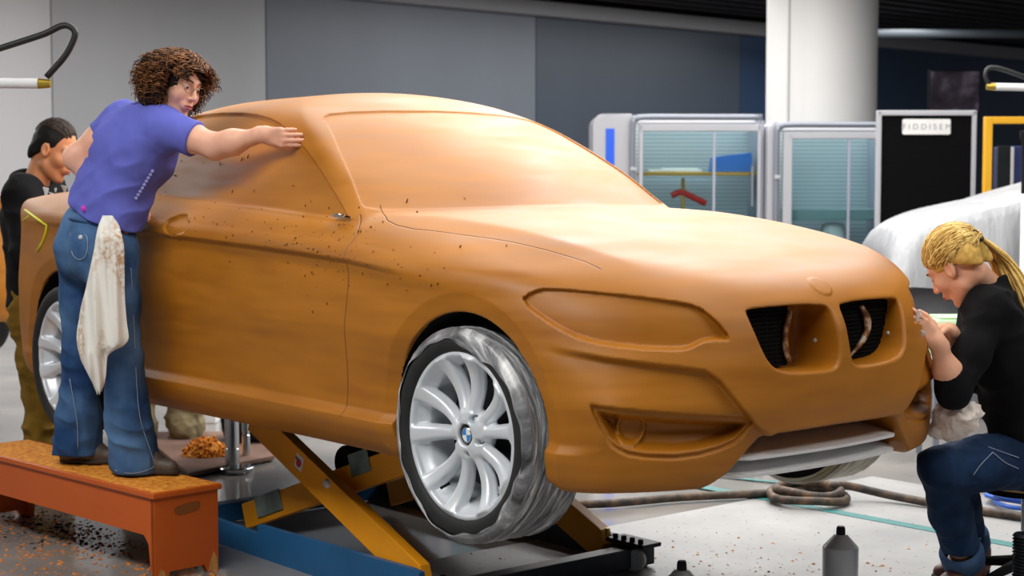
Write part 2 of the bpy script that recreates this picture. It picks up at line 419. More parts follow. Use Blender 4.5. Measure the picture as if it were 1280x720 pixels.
# ---------------------------------------------------------------- the hall: floor, back wall, ceiling, column
def structure(o): o['kind'] = 'structure'; return o
FW = np.array([math.sin(-.8702), math.cos(-.8702), 0]); RT = np.array([math.cos(-.8702), -math.sin(-.8702), 0])
def gpos(d, lat, z=0.0):
    """a spot d metres ahead of the camera stand and lat metres to its right"""
    p = np.array([5.0437, -3.7761, 0]) + FW * d + RT * lat; return Vector((p[0], p[1], z))
GRZ = .8702                                    # turns local x to run across the view of someone at the camera stand
mf = M('worked_concrete', (118, 116, 114), .34, spec=.5)
fa = mf.noise(1.3, 5); fb = mf.noise(14, 4)
mf.color(mf.mix(mf.ramp(fb, [(.35, (0, 0, 0)), (.75, (90, 90, 90))]), mf.ramp(fa, [(.3, (118, 116, 114)), (.7, (156, 152, 147))]), (98, 94, 89)))
mf.rough(mf.ramp(fa, [(.3, (64, 64, 64)), (.7, (112, 112, 112))])); mf.bump(fb, .08, .004)
structure(B().box((0, 6.5, -.05), (24, 33, .1)).done('floor', mf.m))
# pale bed plate under the lift and in front of the car, with its grid of tooling holes
mp = M('bed_plate', (150, 151, 152), .42, spec=.5)
pa = mp.noise(2.2, 5); pb = mp.noise(26, 4)
base = mp.mix(mp.ramp(pb, [(.45, (0, 0, 0)), (.8, (110, 110, 110))]), mp.ramp(pa, [(.3, (132, 133, 135)), (.7, (158, 158, 158))]), (104, 101, 97))
vt = mp.n('TexVoronoi'); vt.inputs['Scale'].default_value = 1.0; vt.inputs['Randomness'].default_value = 0.0
mp.l(mp.coords((8, 8, 8)), vt.inputs['Vector'])
mp.color(mp.mix(mp.ramp(vt.outputs['Distance'], [(.050, (255, 255, 255)), (.068, (0, 0, 0))]), base, (30, 30, 32)))
mp.bump(pb, .06, .003)
structure(B().box((2.0, 1.10, .003), (3.6, 3.1, .006)).done('floor_plate', mp.m))
teal = M('teal_tape', (44, 112, 112), .5).vary(20, .2).m
def floor_strip(x0, y0, x1, y1, w, name='floor_line'):
    d = Vector((x1 - x0, y1 - y0, 0)); L = d.length
    return tag(B().box(((x0 + x1) / 2, (y0 + y1) / 2, .0072), (L, w, .0024), rot=(0, 0, math.atan2(d.y, d.x))).done(name, teal), kind='structure')
floor_strip(-.30, 1.79, 1.95, 1.85, .07); floor_strip(-.32, 2.05, .35, 2.28, .035)
# back wall of flat metal-faced panels
def wall_mat(name, col, rough=.45):
    m = M(name, col, rough, spec=.4); m.vary(.8, .07, 3, aniso=(1, 1, .2)); return m.m
WX = -10.0
panels = [(-10, 2.97, (176, 177, 181)), (2.97, 5.42, (150, 152, 157)), (5.42, 9.3, (100, 107, 118)), (9.3, 13.07, (60, 69, 82)), (13.07, 23, (38, 58, 86))]
for i, (a, b_, c) in enumerate(panels):
    m = wall_mat('wall_face', c)
    structure(B().box((WX - .1, (a + b_) / 2, 1.77), (.2, b_ - a - .012, 3.54), .004).done('wall_back', m))
structure(B().box((WX - .22, 6.5, 2), (.04, 33, 4)).done('wall_backing', DARKMETAL))
structure(B().box((WX + .02, 6.5, 3.63), (.30, 33, .18), .01).done('trim_1', mat('fascia_grey', (132, 132, 138), .5)))
structure(B().box((0, 6.5, 3.98), (24, 33, .1)).done('ceiling', mat('ceiling_black', (20, 18, 22), .8)))
for i in range(16):
    structure(B().box((-9.6 + i * .36, 12.0, 3.84), (.10, 21, .16)).done('ceiling_slat', mat('slat_plum', (34, 28, 34), .6)))
structure(B().tube([(-9.2, 13.0, 3.50), (-6.0, 17.0, 3.5)], .06, 12).done('ceiling_pipe', mat('pipe_grey', (64, 72, 80), .6)))
# round column
c = gpos(16.6, 3.20); col_m = M('column_white', (236, 236, 236), .55).vary(2, .02).m
cyl = B().lathe([(.0, 0), (.565, 0), (.565, 3.95), (0, 3.95)], tuple(c), 64); structure(cyl.done('column', col_m, angle=40))
structure(B().box(tuple(gpos(16.02, 2.76, 1.97)), (.02, .02, 3.94)).done('column_joint', mat('joint_grey', (196, 196, 198), .6)))
# ---------------------------------------------------------------- the clay car
def car_normals(P, e=.0035):
    r = np.zeros_like(P)
    for a in range(3):
        d = np.zeros(3); d[a] = e; A = P + d; Bq = P - d
        r[:, a] = car_F(A[:, 0], A[:, 1], A[:, 2]) - car_F(Bq[:, 0], Bq[:, 1], Bq[:, 2])
    return r / (np.sqrt((r ** 2).sum(1))[:, None] + 1e-12)
def build_shell(root):
    V, Q = mesh_sdf(car_F, (-2.45, -.95, .12), (2.2, .95, 1.5), .0062, lip=2.0)
    N = car_normals(V)
    x, s, z = V[:, 0], np.abs(V[:, 1]), V[:, 2]
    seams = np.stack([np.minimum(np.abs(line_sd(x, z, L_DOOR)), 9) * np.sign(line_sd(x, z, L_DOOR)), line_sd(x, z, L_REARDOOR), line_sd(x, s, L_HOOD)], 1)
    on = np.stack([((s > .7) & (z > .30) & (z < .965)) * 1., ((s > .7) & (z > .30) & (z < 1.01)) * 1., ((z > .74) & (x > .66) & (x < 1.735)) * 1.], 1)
    c = V[Q].mean(1); cx, cs, cz = c[:, 0], np.abs(c[:, 1]), c[:, 2]; cu = cs - cx; right = c[:, 1] < 0
    Nf = N[Q].mean(1)
    reg = np.zeros(len(Q), int)
    bump = (cx > 1.3) & (cz < .66 - .10 * sstep(-1.2, -1.6, cu)) & (cx > 1.345 + .30)
    reg[bump] = 1
    reg[(cz > .70) & (line_sd(cx, cs, L_HOOD) < 0) & (cx > .66) & (cx < 2.06) & (Nf[:, 2] > .2)] = 2
    reg[(cx > 1.3) & (cz < .85) & (poly_sd(cu, cz, P_LAMP) < -.004) & (cs > .3)] = 3
    dr = (cs > .7) & (cz > .31) & (cz < .985) & (cx < .75) & (cx > -.76)
    reg[dr & (line_sd(cx, cz, L_DOOR) < 0) & (line_sd(cx, cz, L_REARDOOR) > 0)] = 4
    reg[(cz > .95) & (cs > .4) & (poly_sd(cx, cz, P_DLO) < 0) & (np.abs(Nf[:, 1]) > .3)] = 5
    reg[(cx > .02) & (cz > .97) & (poly_sd(cs, cz, P_WS) < 0) & (Nf[:, 0] > .2)] = 6
    for ax, ar in AXLES:
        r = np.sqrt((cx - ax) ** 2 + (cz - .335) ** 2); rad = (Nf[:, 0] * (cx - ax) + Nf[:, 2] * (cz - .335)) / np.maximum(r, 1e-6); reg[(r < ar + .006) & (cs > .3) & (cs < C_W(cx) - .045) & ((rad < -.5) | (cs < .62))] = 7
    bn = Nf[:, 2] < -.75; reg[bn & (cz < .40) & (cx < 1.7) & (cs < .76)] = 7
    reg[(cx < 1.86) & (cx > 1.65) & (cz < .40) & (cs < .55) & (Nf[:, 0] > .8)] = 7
    names = {0: 'body_shell', 1: 'front_bumper', 2: 'hood', 3: 'headlight', 4: 'door', 5: 'side_window', 6: 'windshield', 7: 'wheel_well'}
    for k, nm in names.items():
        halves = [(reg == k)] if k in (0, 1, 2, 6, 7) else [(reg == k) & right, (reg == k) & ~right]
        for h in halves:
            q = Q[h]
            if len(q) == 0: continue
            u, inv = np.unique(q, return_inverse=True)
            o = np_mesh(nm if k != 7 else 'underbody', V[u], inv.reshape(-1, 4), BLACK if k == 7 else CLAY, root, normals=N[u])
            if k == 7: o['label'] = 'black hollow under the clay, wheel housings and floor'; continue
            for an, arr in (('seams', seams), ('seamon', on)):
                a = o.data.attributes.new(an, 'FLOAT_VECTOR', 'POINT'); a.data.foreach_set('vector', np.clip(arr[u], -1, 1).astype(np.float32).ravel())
def rim_F(x, y, z):
    r = np.sqrt(x * x + y * y)
    lip = np.sqrt((r - .243) ** 2 + (z + .004) ** 2) - .0075
    prof = Curve([(-.22, .236), (-.19, .212), (-.12, .206), (-.05, .214), (-.025, .228), (0, .242), (.01, .246)])
    barrel = np.maximum(np.abs(r - prof(z) - .006) - .006, np.maximum(z - .0, -.205 - z))
    F = smin(lip, barrel, .008)
    hub = np.maximum(smax(r - (.066 + .25 * np.clip(-.028 - z, 0, .05)), z + .026, .012), -.075 - z)
    for k in range(5):
        a0 = 2 * PI * k / 5 + PI / 2
        bx, by = .056 * math.cos(a0 + PI / 5), .056 * math.sin(a0 + PI / 5)
        for sg in (-1, 1):
            a1 = a0 + sg * .20; a2 = a0 + sg * .285
            p = np.array([.045 * math.cos(a1), .045 * math.sin(a1)]); q = np.array([.236 * math.cos(a2), .236 * math.sin(a2)])
            d = q - p; L = math.hypot(*d); t = np.clip(((x - p[0]) * d[0] + (y - p[1]) * d[1]) / L ** 2, 0, 1)
            w = np.sqrt((x - p[0] - d[0] * t) ** 2 + (y - p[1] - d[1] * t) ** 2)
            zc = -.036 - .020 * np.sin(t * PI * .9) + .030 * t ** 3
            wid = .0145 + .014 * t ** 1.5 + .004 * (1 - t) ** 2
            sp = smax(w - wid - .35 * np.clip(zc - z, -.004, .03), np.abs(z - zc) * .9 - .016 - .004 * t, .016)
            hub = smin(hub, sp, .016)
        hub = smax(hub, -(np.maximum(np.sqrt((x - bx) ** 2 + (y - by) ** 2) - .0125, -.05 - z)), .004)
    hub = smax(hub, r - .240, .004)
    F = smin(F, hub, .010)
    c = np.sqrt(x * x + y * y) - .033
    return smax(F, -np.maximum(c, -.034 - z), .003)
def ring(prof, seg=96, closed=False):
    P = np.array(prof); n = len(P); a = np.arange(seg) * 2 * PI / seg
    V = np.stack([P[None, :, 0] * np.cos(a)[:, None], P[None, :, 0] * np.sin(a)[:, None], np.broadcast_to(P[None, :, 1], (seg, n))], -1).reshape(-1, 3)
    F = []
    for i in range(seg):
        for j in range(n if closed else n - 1):
            i2 = (i + 1) % seg; j2 = (j + 1) % n
            F.append((i*n+j, i2*n+j, i2*n+j2, i*n+j2))
    return V, F
def make_wrap_mat(name, dark, light, tint):
    m = M(name, dark, .32, spec=.6)
    at = m.n('Attribute', attribute_name='wrapco')
    f = m.noise(1.0, 5, vec=at.outputs['Vector'], rough=.65)
    f2 = m.noise(3.1, 3, vec=at.outputs['Vector'])
    c = m.ramp(f, [(.36, dark), (.52, tint), (.66, light)])
    sp = m.noise(38, 2); c = m.mix(m.ramp(sp, [(.70, (0, 0, 0)), (.74, (150, 150, 150))]), c, (150, 84, 40))
    m.color(c); m.bump(f2, .6, .006); m.bump(f, .5, .006); return m.m
def build_wheel(root, name='wheel'):
    V, Q = mesh_sdf(rim_F, (-.27, -.27, -.23), (.27, .27, .03), .0042, lip=1.6)
    w = np_mesh(name, V, Q, SILVER, root)
    prof = [(.246, -.205), (.262, -.222), (.295, -.232), (.312, -.222), (.318, -.20), (.319, -.11), (.318, -.02), (.312, .003), (.298, .013), (.280, .016), (.262, .012), (.2515, .003), (.2515, -.01), (.236, -.012), (.22, -.1)]
    V, F = ring(smooth_poly(prof, 1, False), 96); np_mesh('tire', V, F, RUBBER, w)
    B().lathe([(0, -.10), (.165, -.10), (.165, -.125), (0, -.125)], seg=40).done('brake_disc', DARKMETAL, w)
    cap = B().lathe([(0, -.0235), (.026, -.0245), (.032, -.0265), (.0325, -.04), (0, -.04)], seg=40).done('center_cap', mat('roundel_black', (12, 13, 16), .25), w, angle=40)
    B().lathe([(.0205, -.0232), (.0222, -.0226), (.0235, -.0236)], seg=40).done('roundel_ring', CHROME, cap)
    for k in range(4):
        b = B(); n = 10
        c = b.bm.verts.new((0, 0, -.0226)); a = [b.bm.verts.new((.0205 * math.cos(PI/2*k + PI/2*i/n), .0205 * math.sin(PI/2*k + PI/2*i/n), -.0230)) for i in range(n + 1)]
        for i in range(n): b.bm.faces.new((c, a[i], a[i+1]))
        b.done('roundel_quarter', ROUND_B if k % 2 else ROUND_W, cap)
    for k in range(5):
        a0 = 2 * PI * k / 5 + PI / 2 + PI / 5
        B().lathe([(0, -.034), (.005, -.034), (.0075, -.036), (.0085, -.05), (0, -.05)], (.056 * math.cos(a0), .056 * math.sin(a0), 0), 6).done('wheel_bolt', STEEL, w)
    B().lathe([(0, .004), (.0045, .003), (.0045, -.03), (0, -.03)], (.205 * math.cos(-2.25), .205 * math.sin(-2.25), -.012), 12, (0, .5, -2.25)).done('valve_cap', BLACK, w)
    return w
def build_wrap(w, mat_, seed, lo=.292, amp=.012):
    seg = 144; rng = np.random.default_rng(seed); a = np.arange(seg) * 2 * PI / seg
    ed = lo + amp * (np.sin(a * 3 + 1) * .6 + np.sin(a * 7 + seed) * .5 + np.sin(a * 17) * .3) - .020 * np.exp(-((a - 1.0) / .5) ** 2)
    V = []; C = []; nz = 12
    for i in range(seg):
        pts = [(ed[i], .0175 - .001), (ed[i] * .5 + .155, .0175), (.309, .010)] + [(.3235 + .0025 * math.sin(k * 2.1 + 3 * math.sin(a[i])) + rng.normal(0, .0006), -.002 - .21 * k / nz) for k in range(nz + 1)] + [(.30, -.236)]
        for (r, z) in pts:
            V.append((r * math.cos(a[i]), r * math.sin(a[i]), z)); C.append((z * 60 + r * 45 + math.sin(a[i] * 2 + 1) * 1.2, 1.6 * math.cos(a[i]), 1.6 * math.sin(a[i])))
    n = len(pts); F = [(i*n+j, ((i+1) % seg)*n+j, ((i+1) % seg)*n+j+1, i*n+j+1) for i in range(seg) for j in range(n - 1)]
    o = np_mesh('tire_wrap', V, F, mat_, w); at = o.data.attributes.new('wrapco', 'FLOAT_VECTOR', 'POINT'); at.data.foreach_set('vector', np.array(C, np.float32).ravel())
    o['label'] = 'scuffed cling film wound round the tread'; return o
ROUND_B = mat('roundel_blue', (60, 135, 200), .3); ROUND_W = mat('roundel_white', (235, 238, 240), .3)
CAR = thing('clay_car_model', 'full-size coupe car sculpted in orange brown clay, raised on the scissor lift', 'car', (0, 0, LIFT))
build_shell(CAR)
W0 = build_wheel(CAR)
wheels = [W0] + [copy_tree(W0, CAR) for _ in range(3)]
for o, (wx, wy, rx, sp) in zip(wheels, [(1.345, -.858, PI/2, .12), (-1.40, -.858, PI/2, .35), (1.345, .858, -PI/2, .6), (-1.40, .858, -PI/2, .2)]):
    o.location = (wx, wy, .318); o.rotation_mode = 'XYZ'
    o.matrix_basis = Matrix.Translation((wx, wy, .318)) @ Matrix.Rotation(rx, 4, 'X') @ Matrix.Rotation(sp, 4, 'Z')
build_wrap(wheels[0], make_wrap_mat('scuffed_grey_film', (56, 58, 64), (238, 240, 242), (150, 152, 156)), 3)
build_wrap(wheels[2], make_wrap_mat('yellowed_film', (120, 104, 66), (226, 218, 190), (186, 172, 130)), 8)
# kidney openings: dark honeycomb foam, torn clay lip, screws
def grille_bits(sg):
    b = B()
    y0, y1 = (.055, .345)
    n = 14
    for i in range(n):
        z = .535 + .165 * i / (n - 1); b.box((1.955, sg * .245, z), (.05, .235, .005))
    for i in range(22): b.box((1.955, sg * (.13 + .232 * i / 21), .62), (.05, .004, .18))
    b.box((1.937, sg * .235, .62), (.012, .25, .20)); o = b.done('grille_mesh', BLACK, CAR); o['label'] = 'black honeycomb foam set deep in the kidney opening'
    pts = []; rows = 14; V = []; F = []
    for i in range(rows + 1):
        t = i / rows; z = .535 + .155 * t; yc = .128 + .02 * math.sin(t * PI) if sg < 0 else .20 + .07 * math.sin(t * PI * .9 + .2) - .06 * (1 - t)
        w = (.003 + (.006 if sg < 0 else .012) * math.sin(PI * t) ** 1.2 + .003 * math.sin(9 * t))
        for k in range(2): V += [(1.994 - .01 * k, sg * (yc - w), z), (1.994 - .01 * k, sg * (yc + w), z + .004)]
    for i in range(rows):
        p, q = 4 * i, 4 * i + 4
        F += [(p, p+1, q+1, q), (p+2, q+2, q+3, p+3), (p, q, q+2, p+2), (p+1, p+3, q+3, q+1)]
    o = np_mesh('torn_edge', V, F, TORN, CAR); o['label'] = 'pale torn skin inside the kidney opening'
    B().lathe([(0, .006), (.004, .005), (.0065, .002), (.007, 0)], (0, 0, 0), 12).done('grille_screw', STEEL, CAR).matrix_basis = Matrix.Translation((2.0, -.024 if sg < 0 else .331, .60)) @ Matrix.Rotation(PI / 2 * 1.0, 4, 'X')
TORN = M('torn_plaster', (150, 112, 74), .7); TORN.color(TORN.ramp(TORN.noise(28, 4), [(.40, (92, 48, 14)), (.52, (150, 100, 56)), (.62, (206, 190, 170))])); TORN = TORN.m
grille_bits(-1); grille_bits(1)
# the two white splitter blades in the lower intake
def blade(z0, x_front, half, depth, thick, droop, sag):
    V = []; F = []; n = 24
    for i in range(n + 1):
        y = -half + 2 * half * i / n; q = abs(y) / half
        xf = x_front - .055 * (y / .5) ** 2 - .06 * max(0, q - .86) / .14; z = z0 + sag * y * 0
        d = depth * (1 - .55 * max(0, q - .8) / .2)
        V += [(xf, y, z), (xf - .004, y, z - thick), (xf - d, y, z - thick * .5 + droop), (xf - d, y, z + droop)]
    for i in range(n):
        p, q = 4 * i, 4 * i + 4
        for k in range(4): F.append((p + k, q + k, q + (k + 1) % 4, p + (k + 1) % 4))
    F += [(3, 2, 1, 0), (4*n, 4*n+1, 4*n+2, 4*n+3)]
    return V, F
for args in ((.285, 2.052, .405, .28, .010, .035, 0), (.232, 2.036, .43, .28, .010, .03, 0)):
    V, F = blade(*args); np_mesh('splitter_blade', V, F, mat('splitter_white', (250, 250, 250), .4), CAR, smooth=False)

# crumbs left on the fender and the door, flakes on the glass area
def crumbs():
    rg = np.random.default_rng(12); V = []; F = []
    pts = [(.62 + .16 * rg.normal(), .86 + .07 * rg.normal()) for _ in range(90)] + [(.1 + .5 * rg.random() * 2 - .6, .90 + .05 * rg.normal()) for _ in range(50)] + [(.2 - 1.0 * rg.random(), 1.03 + .22 * rg.random()) for _ in range(16)] + [(1.0 + .25 * rg.normal(), .80 + .06 * rg.normal()) for _ in range(30)]
    for x, z in pts:
        if z > 1.28 or z < .4: continue
        p = np.array([x, -1.0, z])
        for _ in range(120):
            v = float(car_F(*[np.array([c_]) for c_ in p])[0])
            if v < .0008: break
            p[1] += max(v * .6, .0005)
        else: continue
        s = .002 + .0045 * rg.random() ** 2; a = rg.random() * 3.14; e = .4 + .5 * rg.random(); i = len(V); st = 2.2 if z > 1 else 1
        for (u, v) in ((-1, -e), (1, -e), (1, e), (-1, e)):
            du, dv = s * st * u, s * .6 * v; V.append((p[0] + du * math.cos(a) - dv * math.sin(a), p[1] - .0002 + .0, p[2] + du * math.sin(a) + dv * math.cos(a)))
        V.append((p[0], p[1] - s * .7, p[2])); F += [(i, i+1, i+4), (i+1, i+2, i+4), (i+2, i+3, i+4), (i+3, i, i+4), (i+3, i+2, i+1, i)]
    o = np_mesh('clay_crumbs', V, F, mat('crumb_brown', (104, 60, 18), .85), CAR, smooth=False); o['kind'] = 'stuff'
crumbs()
b = B(); rg_ = random.Random(4)
for k in range(7): b.box((.600 + .022 * k * .5 - .03, -.775 - .004 * (k % 2), .962 - .004 * k * .3), (.022, .008, .010), rot=(rg_.random(), rg_.random(), rg_.random() * 2))
o = b.done('foil_scrap', CHROME, CAR); o['label'] = 'crumpled silver foil at the mirror corner'
# ---------------------------------------------------------------- glass-fronted machine cabinets at the back
FRAME_W = M('cabinet_white', (178, 180, 187), .4).vary(3, .02).m
FRAME_G = mat('cabinet_lilac_grey', (160, 164, 180), .4)
TUBE = mat('tube_grey', (134, 140, 152), .35, .3)
GLASS = M('tinted_glass', (200, 222, 226), .06, spec=.5, Transmission_Weight=1.0, IOR=1.06).m
SHADE = M('cabinet_lining', (150, 164, 172), .5)
_w = SHADE.n('TexWave', wave_type='BANDS', bands_direction='Z'); _w.inputs['Scale'].default_value = 9; _w.inputs['Distortion'].default_value = 0
SHADE.l(SHADE.coords((1, 1, 1)), _w.inputs['Vector']); SHADE.color(SHADE.ramp(_w.outputs['Fac'], [(.4, (186, 200, 206)), (.6, (156, 172, 180))])); SHADE = SHADE.m
OAK = M('oak_shelf', (206, 150, 60), .5).vary(12, .1, aniso=(.2, 1, 1)).m
def rounded(w, h, r, n=6):
    """outline of an upright panel, round top-left corner only"""
    p = [(0, 0), (w, 0), (w, h)]
    for i in range(n + 1):
        a = PI / 2 + PI / 2 * i / n; p.append((r + r * math.cos(a), h - r + r * math.sin(a)))
    return p
def cabinet(label, lat, d, W, Hh, side=.34, glass_x=.40, stripe=False, blue=False):
    t = thing('glass_cabinet', label, 'cabinet', gpos(d, lat), GRZ, 'glass-fronted cabinets along the back of the hall')
    D = .75
    B().prism(rounded(side, Hh, .09), 'y', 0, D, .01).done('side_panel', FRAME_W, t)
    if stripe: B().box((.145, -.004, Hh - .60), (.075, .006, .95)).done('blue_stripe', mat('stripe_blue', (30, 92, 226), .4), t)
    B().tube(catmull([(side, -.03, 0), (side, -.03, Hh * .5), (side, -.03, Hh - .13), (side + .03, -.03, Hh - .05), (side + .11, -.03, Hh - .03), (W * .6, -.03, Hh - .03), (W - .02, -.03, Hh - .03)], 6), .026, 12).done('tube_frame', TUBE, t, smooth=True)
    for zz in (Hh - .47, Hh - 1.3): B().box((side + .005, -.055, zz), (.05, .02, .03), .004).done('tube_clip', FRAME_W, t)
    g0, g1, top = glass_x, W - .05, Hh - .09
    b = B(); b.box(((side + g0) / 2 + .03, -.01, top / 2), (g0 - side - .05, .05, top), .01); b.box(((g0 + g1) / 2, -.01, top - .03), (g1 - g0 + .05, .05, .06), .008)
    b.box((g1 + .01, -.01, top / 2), (.03, .05, top), .006); b.box(((g0 + g1) / 2, -.01, .12), (g1 - g0, .05, .24)); b.done('door_frame', FRAME_W, t)
    B().box(((g0 + g1) / 2, -.012, top / 2 + .08), (g1 - g0, .008, top - .20)).done('glass_pane', GLASS, t)
    B().box(((g0 + g1) / 2 + .12 * (g1 - g0), -.02, top / 2 + .08), (.022, .012, top - .2)).done('door_stile', FRAME_G, t)
    B().box((g1 - .05, -.03, Hh - .62), (.016, .03, .34), .004).done('door_handle', TUBE, t)
    B().box(((side + W) / 2, D - .02, Hh / 2), (W - side, .03, Hh - .05)).done('back_panel', SHADE, t)
    B().box((W - .012, D / 2, Hh / 2 - .02), (.024, D, Hh - .06)).done('end_panel', FRAME_G, t)
    B().tube([(side + .02, D / 2, Hh - .06), (W - .02, D / 2, Hh - .06)], .02).done('roof_bar', FRAME_W, t)
    return t, g0, g1
c1, g0, g1 = cabinet('white glass cabinet with a bright blue upright stripe and an oak shelf', 741 / 1993 * 13.7 - 640 / 1993 * 13.7, 13.7, 1.46, 2.06, .335, .42, True)
B().box(((g0 + g1) / 2, .28, 1.55), (g1 - g0 + .02, .4, .030), .004).done('shelf', OAK, c1)
c2, g0, g1 = cabinet('grey glass cabinet right of the blue-striped one, below the round column', 2.165, 13.55, 1.03, 1.99, .07, .20)
B().box(((g0 + g1) / 2, .30, 1.20), (g1 - g0, .4, .09), .004).done('shelf', mat('shelf_grey', (128, 150, 152), .5), c2)
c0, g0, g1 = cabinet('glass cabinet half hidden behind the clay roof, left of the blue stripe', -.75, 13.9, 1.02, 1.98, .07, .20)
def at_cab(c, x, y, z): return c.matrix_basis @ Vector((x, y, z))
bpy.context.view_layer.update()
def set_on(o, c, x, y, z): o.location = at_cab(c, x, y, z); o.rotation_euler = (0, 0, GRZ); return o
bx = B(); bx.prism([(-.17, 0), (.17, 0), (.19, .10), (.18, .17), (-.15, .13)], 'y', -.1, .1, .006)
tag(set_on(bx.done('blue_crate', mat('crate_blue', (62, 118, 206), .5)), c1, 1.20, .26, 1.5655), 'blue open crate on the oak shelf in the striped cabinet', 'crate')
pb = B().box((0, 0, .012), (.46, .2, .022), .003); pb.box((.05, 0, .030), (.30, .16, .012), .002)
tag(set_on(pb.done('paper_stack', WHITE), c1, .72, .25, 1.5655), 'low stack of white sheets on the oak shelf beside the blue crate', 'papers')
cl = thing('red_clamp', 'red and yellow clamp standing under the oak shelf', 'clamp', at_cab(c1, .80, .26, 1.22), GRZ)
B().tube(catmull([(-.10, 0, .14), (-.02, 0, .17), (.08, 0, .13), (.20, 0, .07)], 6), .028, 10).done('clamp_jaw', mat('clamp_red', (214, 40, 34), .4), cl, smooth=True)
B().box((.0, 0, .15), (.03, .03, .29), .004).done('clamp_bar', OAK, cl)
tb = thing('work_trolley', 'grey trolley with a dark tarp behind the cabinet glass', 'trolley', at_cab(c1, .90, .30, 0), GRZ)
B().prism([(-.42, .05), (.30, .05), (.30, 1.05), (.05, 1.20), (-.25, 1.22), (-.42, 1.1)], 'y', -.15, .15, .02).done('tarp', M('dark_tarp', (66, 70, 80), .7).vary(6, .3).m, tb)
B().box((-.05, 0, .025), (.7, .3, .05), .005).done('trolley_base', DARKMETAL, tb)
tb = thing('green_canister', 'white tank with a green edge behind the grey cabinet glass', 'tank', at_cab(c2, .62, .30, 0), GRZ)
B().lathe([(0, 0), (.10, 0), (.11, .02), (.11, 1.05), (.09, 1.12), (0, 1.13)], seg=24).done('tank_body', WHITE, tb, angle=40)
B().box((-.12, 0, .55), (.022, .05, 1.0), .004).done('green_edge', mat('signal_green', (30, 160, 90), .4), tb)
# ---------------------------------------------------------------- black board on a white frame
bd = thing('pin_board', 'tall black panel in a white frame with a small white name plate', 'board', gpos(12.5, (1155 - 640) / 1993 * 12.5), GRZ)
w2 = .385
B().box((0, 0, 1.03), (2 * w2 - .05, .03, 2.0)).done('panel', mat('panel_black', (9, 9, 12), .9, spec=.1), bd)
b = B()
for sx in (-1, 1): b.box((sx * (w2 - .015), -.005, 1.015), (.035, .06, 2.03), .006)
b.box((0, -.005, 2.012), (2 * w2, .06, .04), .006); b.done('frame', FRAME_W, bd)
b = B()
for sx in (-1, 1): b.box((sx * (w2 - .02), 0, .02), (.05, .5, .04), .006)
b.done('feet', TUBE, bd)
np_ = B().prism([(-.18, 1.845), (.175, 1.845), (.185, 1.855), (.185, 1.955), (.175, 1.965), (-.18, 1.965), (-.19, 1.955), (-.19, 1.855)], 'y', -.030, -.018).done('name_plate', WHITE, bd)
cu = bpy.data.curves.new('plate_lettering', 'FONT'); cu.body = 'F I D D I S E M'; cu.size = .062; cu.extrude = .001; cu.align_x = 'CENTER'; cu.align_y = 'CENTER'
tmp = bpy.data.objects.new('plate_lettering', cu); COL.objects.link(tmp); dg = bpy.context.evaluated_depsgraph_get()
me = bpy.data.meshes.new_from_object(tmp.evaluated_get(dg)); bpy.data.objects.remove(tmp)
lt = link('plate_lettering', me, mat('faint_grey_ink', (150, 150, 158), .6), bd); lt.matrix_basis = Matrix.Translation((0, -.0312, 1.903)) @ Matrix.Rotation(PI / 2, 4, 'X')
# ---------------------------------------------------------------- yellow rack, dark lockers, striped post
yr = thing('yellow_rack', 'yellow square-tube rack behind the white covered model', 'rack', gpos(11.5, (1227 - 640) / 1993 * 11.5), GRZ)
for x in (.03, .95): B().box((x, 0, .97), (.055, .055, 1.94), .006).done('rack_post', mat('rack_yellow', (226, 168, 30), .4), yr)
B().box((.49, 0, 1.915), (.865, .055, .05), .006).done('rack_beam', mat('rack_yellow', (226, 168, 30), .4), yr)
lk = thing('locker', 'dark blue upright locker seen through the yellow rack', 'locker', gpos(12.6, (1252 - 640) / 1993 * 12.6), GRZ)
B().box((.35, .2, .88), (.62, .4, 1.76), .01).done('locker_body', mat('locker_blue', (34, 44, 92), .5), lk)
B().box((.0, -.01, .88), (.10, .03, 1.76), .004).done('locker_door', DARKMETAL, lk); B().box((.065, -.012, .88), (.025, .03, 1.74), .004).done('locker_edge', STEEL, lk)
st = thing('striped_post', 'black and white post with red dots at the right edge', 'post', gpos(9.2, (1283 - 640) / 1993 * 9.2), GRZ)
B().lathe([(0, 0), (.035, 0), (.035, 1.40), (0, 1.40)], seg=20).done('post_tube', WHITE, st, angle=40)
B().lathe([(.036, 1.54), (.036, 1.70), (.050, 1.72), (.050, 1.76), (0, 1.77)], seg=20).done('post_cap', BLACK, st, angle=40); B().lathe([(.0352, 1.40), (.0352, 1.54)], seg=20).done('post_band', BLACK, st)
for k in range(3): B().lathe([(.009, 0), (0, .002)], (-.012, -.0345, 1.34 - .055 * k), 12, (PI / 2, 0, 0)).done('red_dot', mat('dot_red', (210, 40, 40), .5), st)
# picture on the wall
pm = M('picture_print', (60, 52, 66), .4); pm.color(pm.ramp(pm.noise(3.2, 5), [(.35, (20, 18, 26)), (.5, (70, 58, 76)), (.62, (136, 124, 146)), (.7, (60, 40, 56))])); 
pc = thing('wall_picture', 'dark purple picture leaning high on the back wall right of the column', 'picture', gpos(17.5, (1190 - 640) / 1993 * 17.5, 2.28), GRZ)
B().box((0, 0, .19), (.52, .03, .44)).done('print', pm.m, pc)
B().box((0, .03, .19), (.56, .03, .48), .004).done('backing', DARKMETAL, pc)
ps = B().box((0, .3, -.05), (.6, .5, 4.36 - 2.1)); 
ps.bm.free()
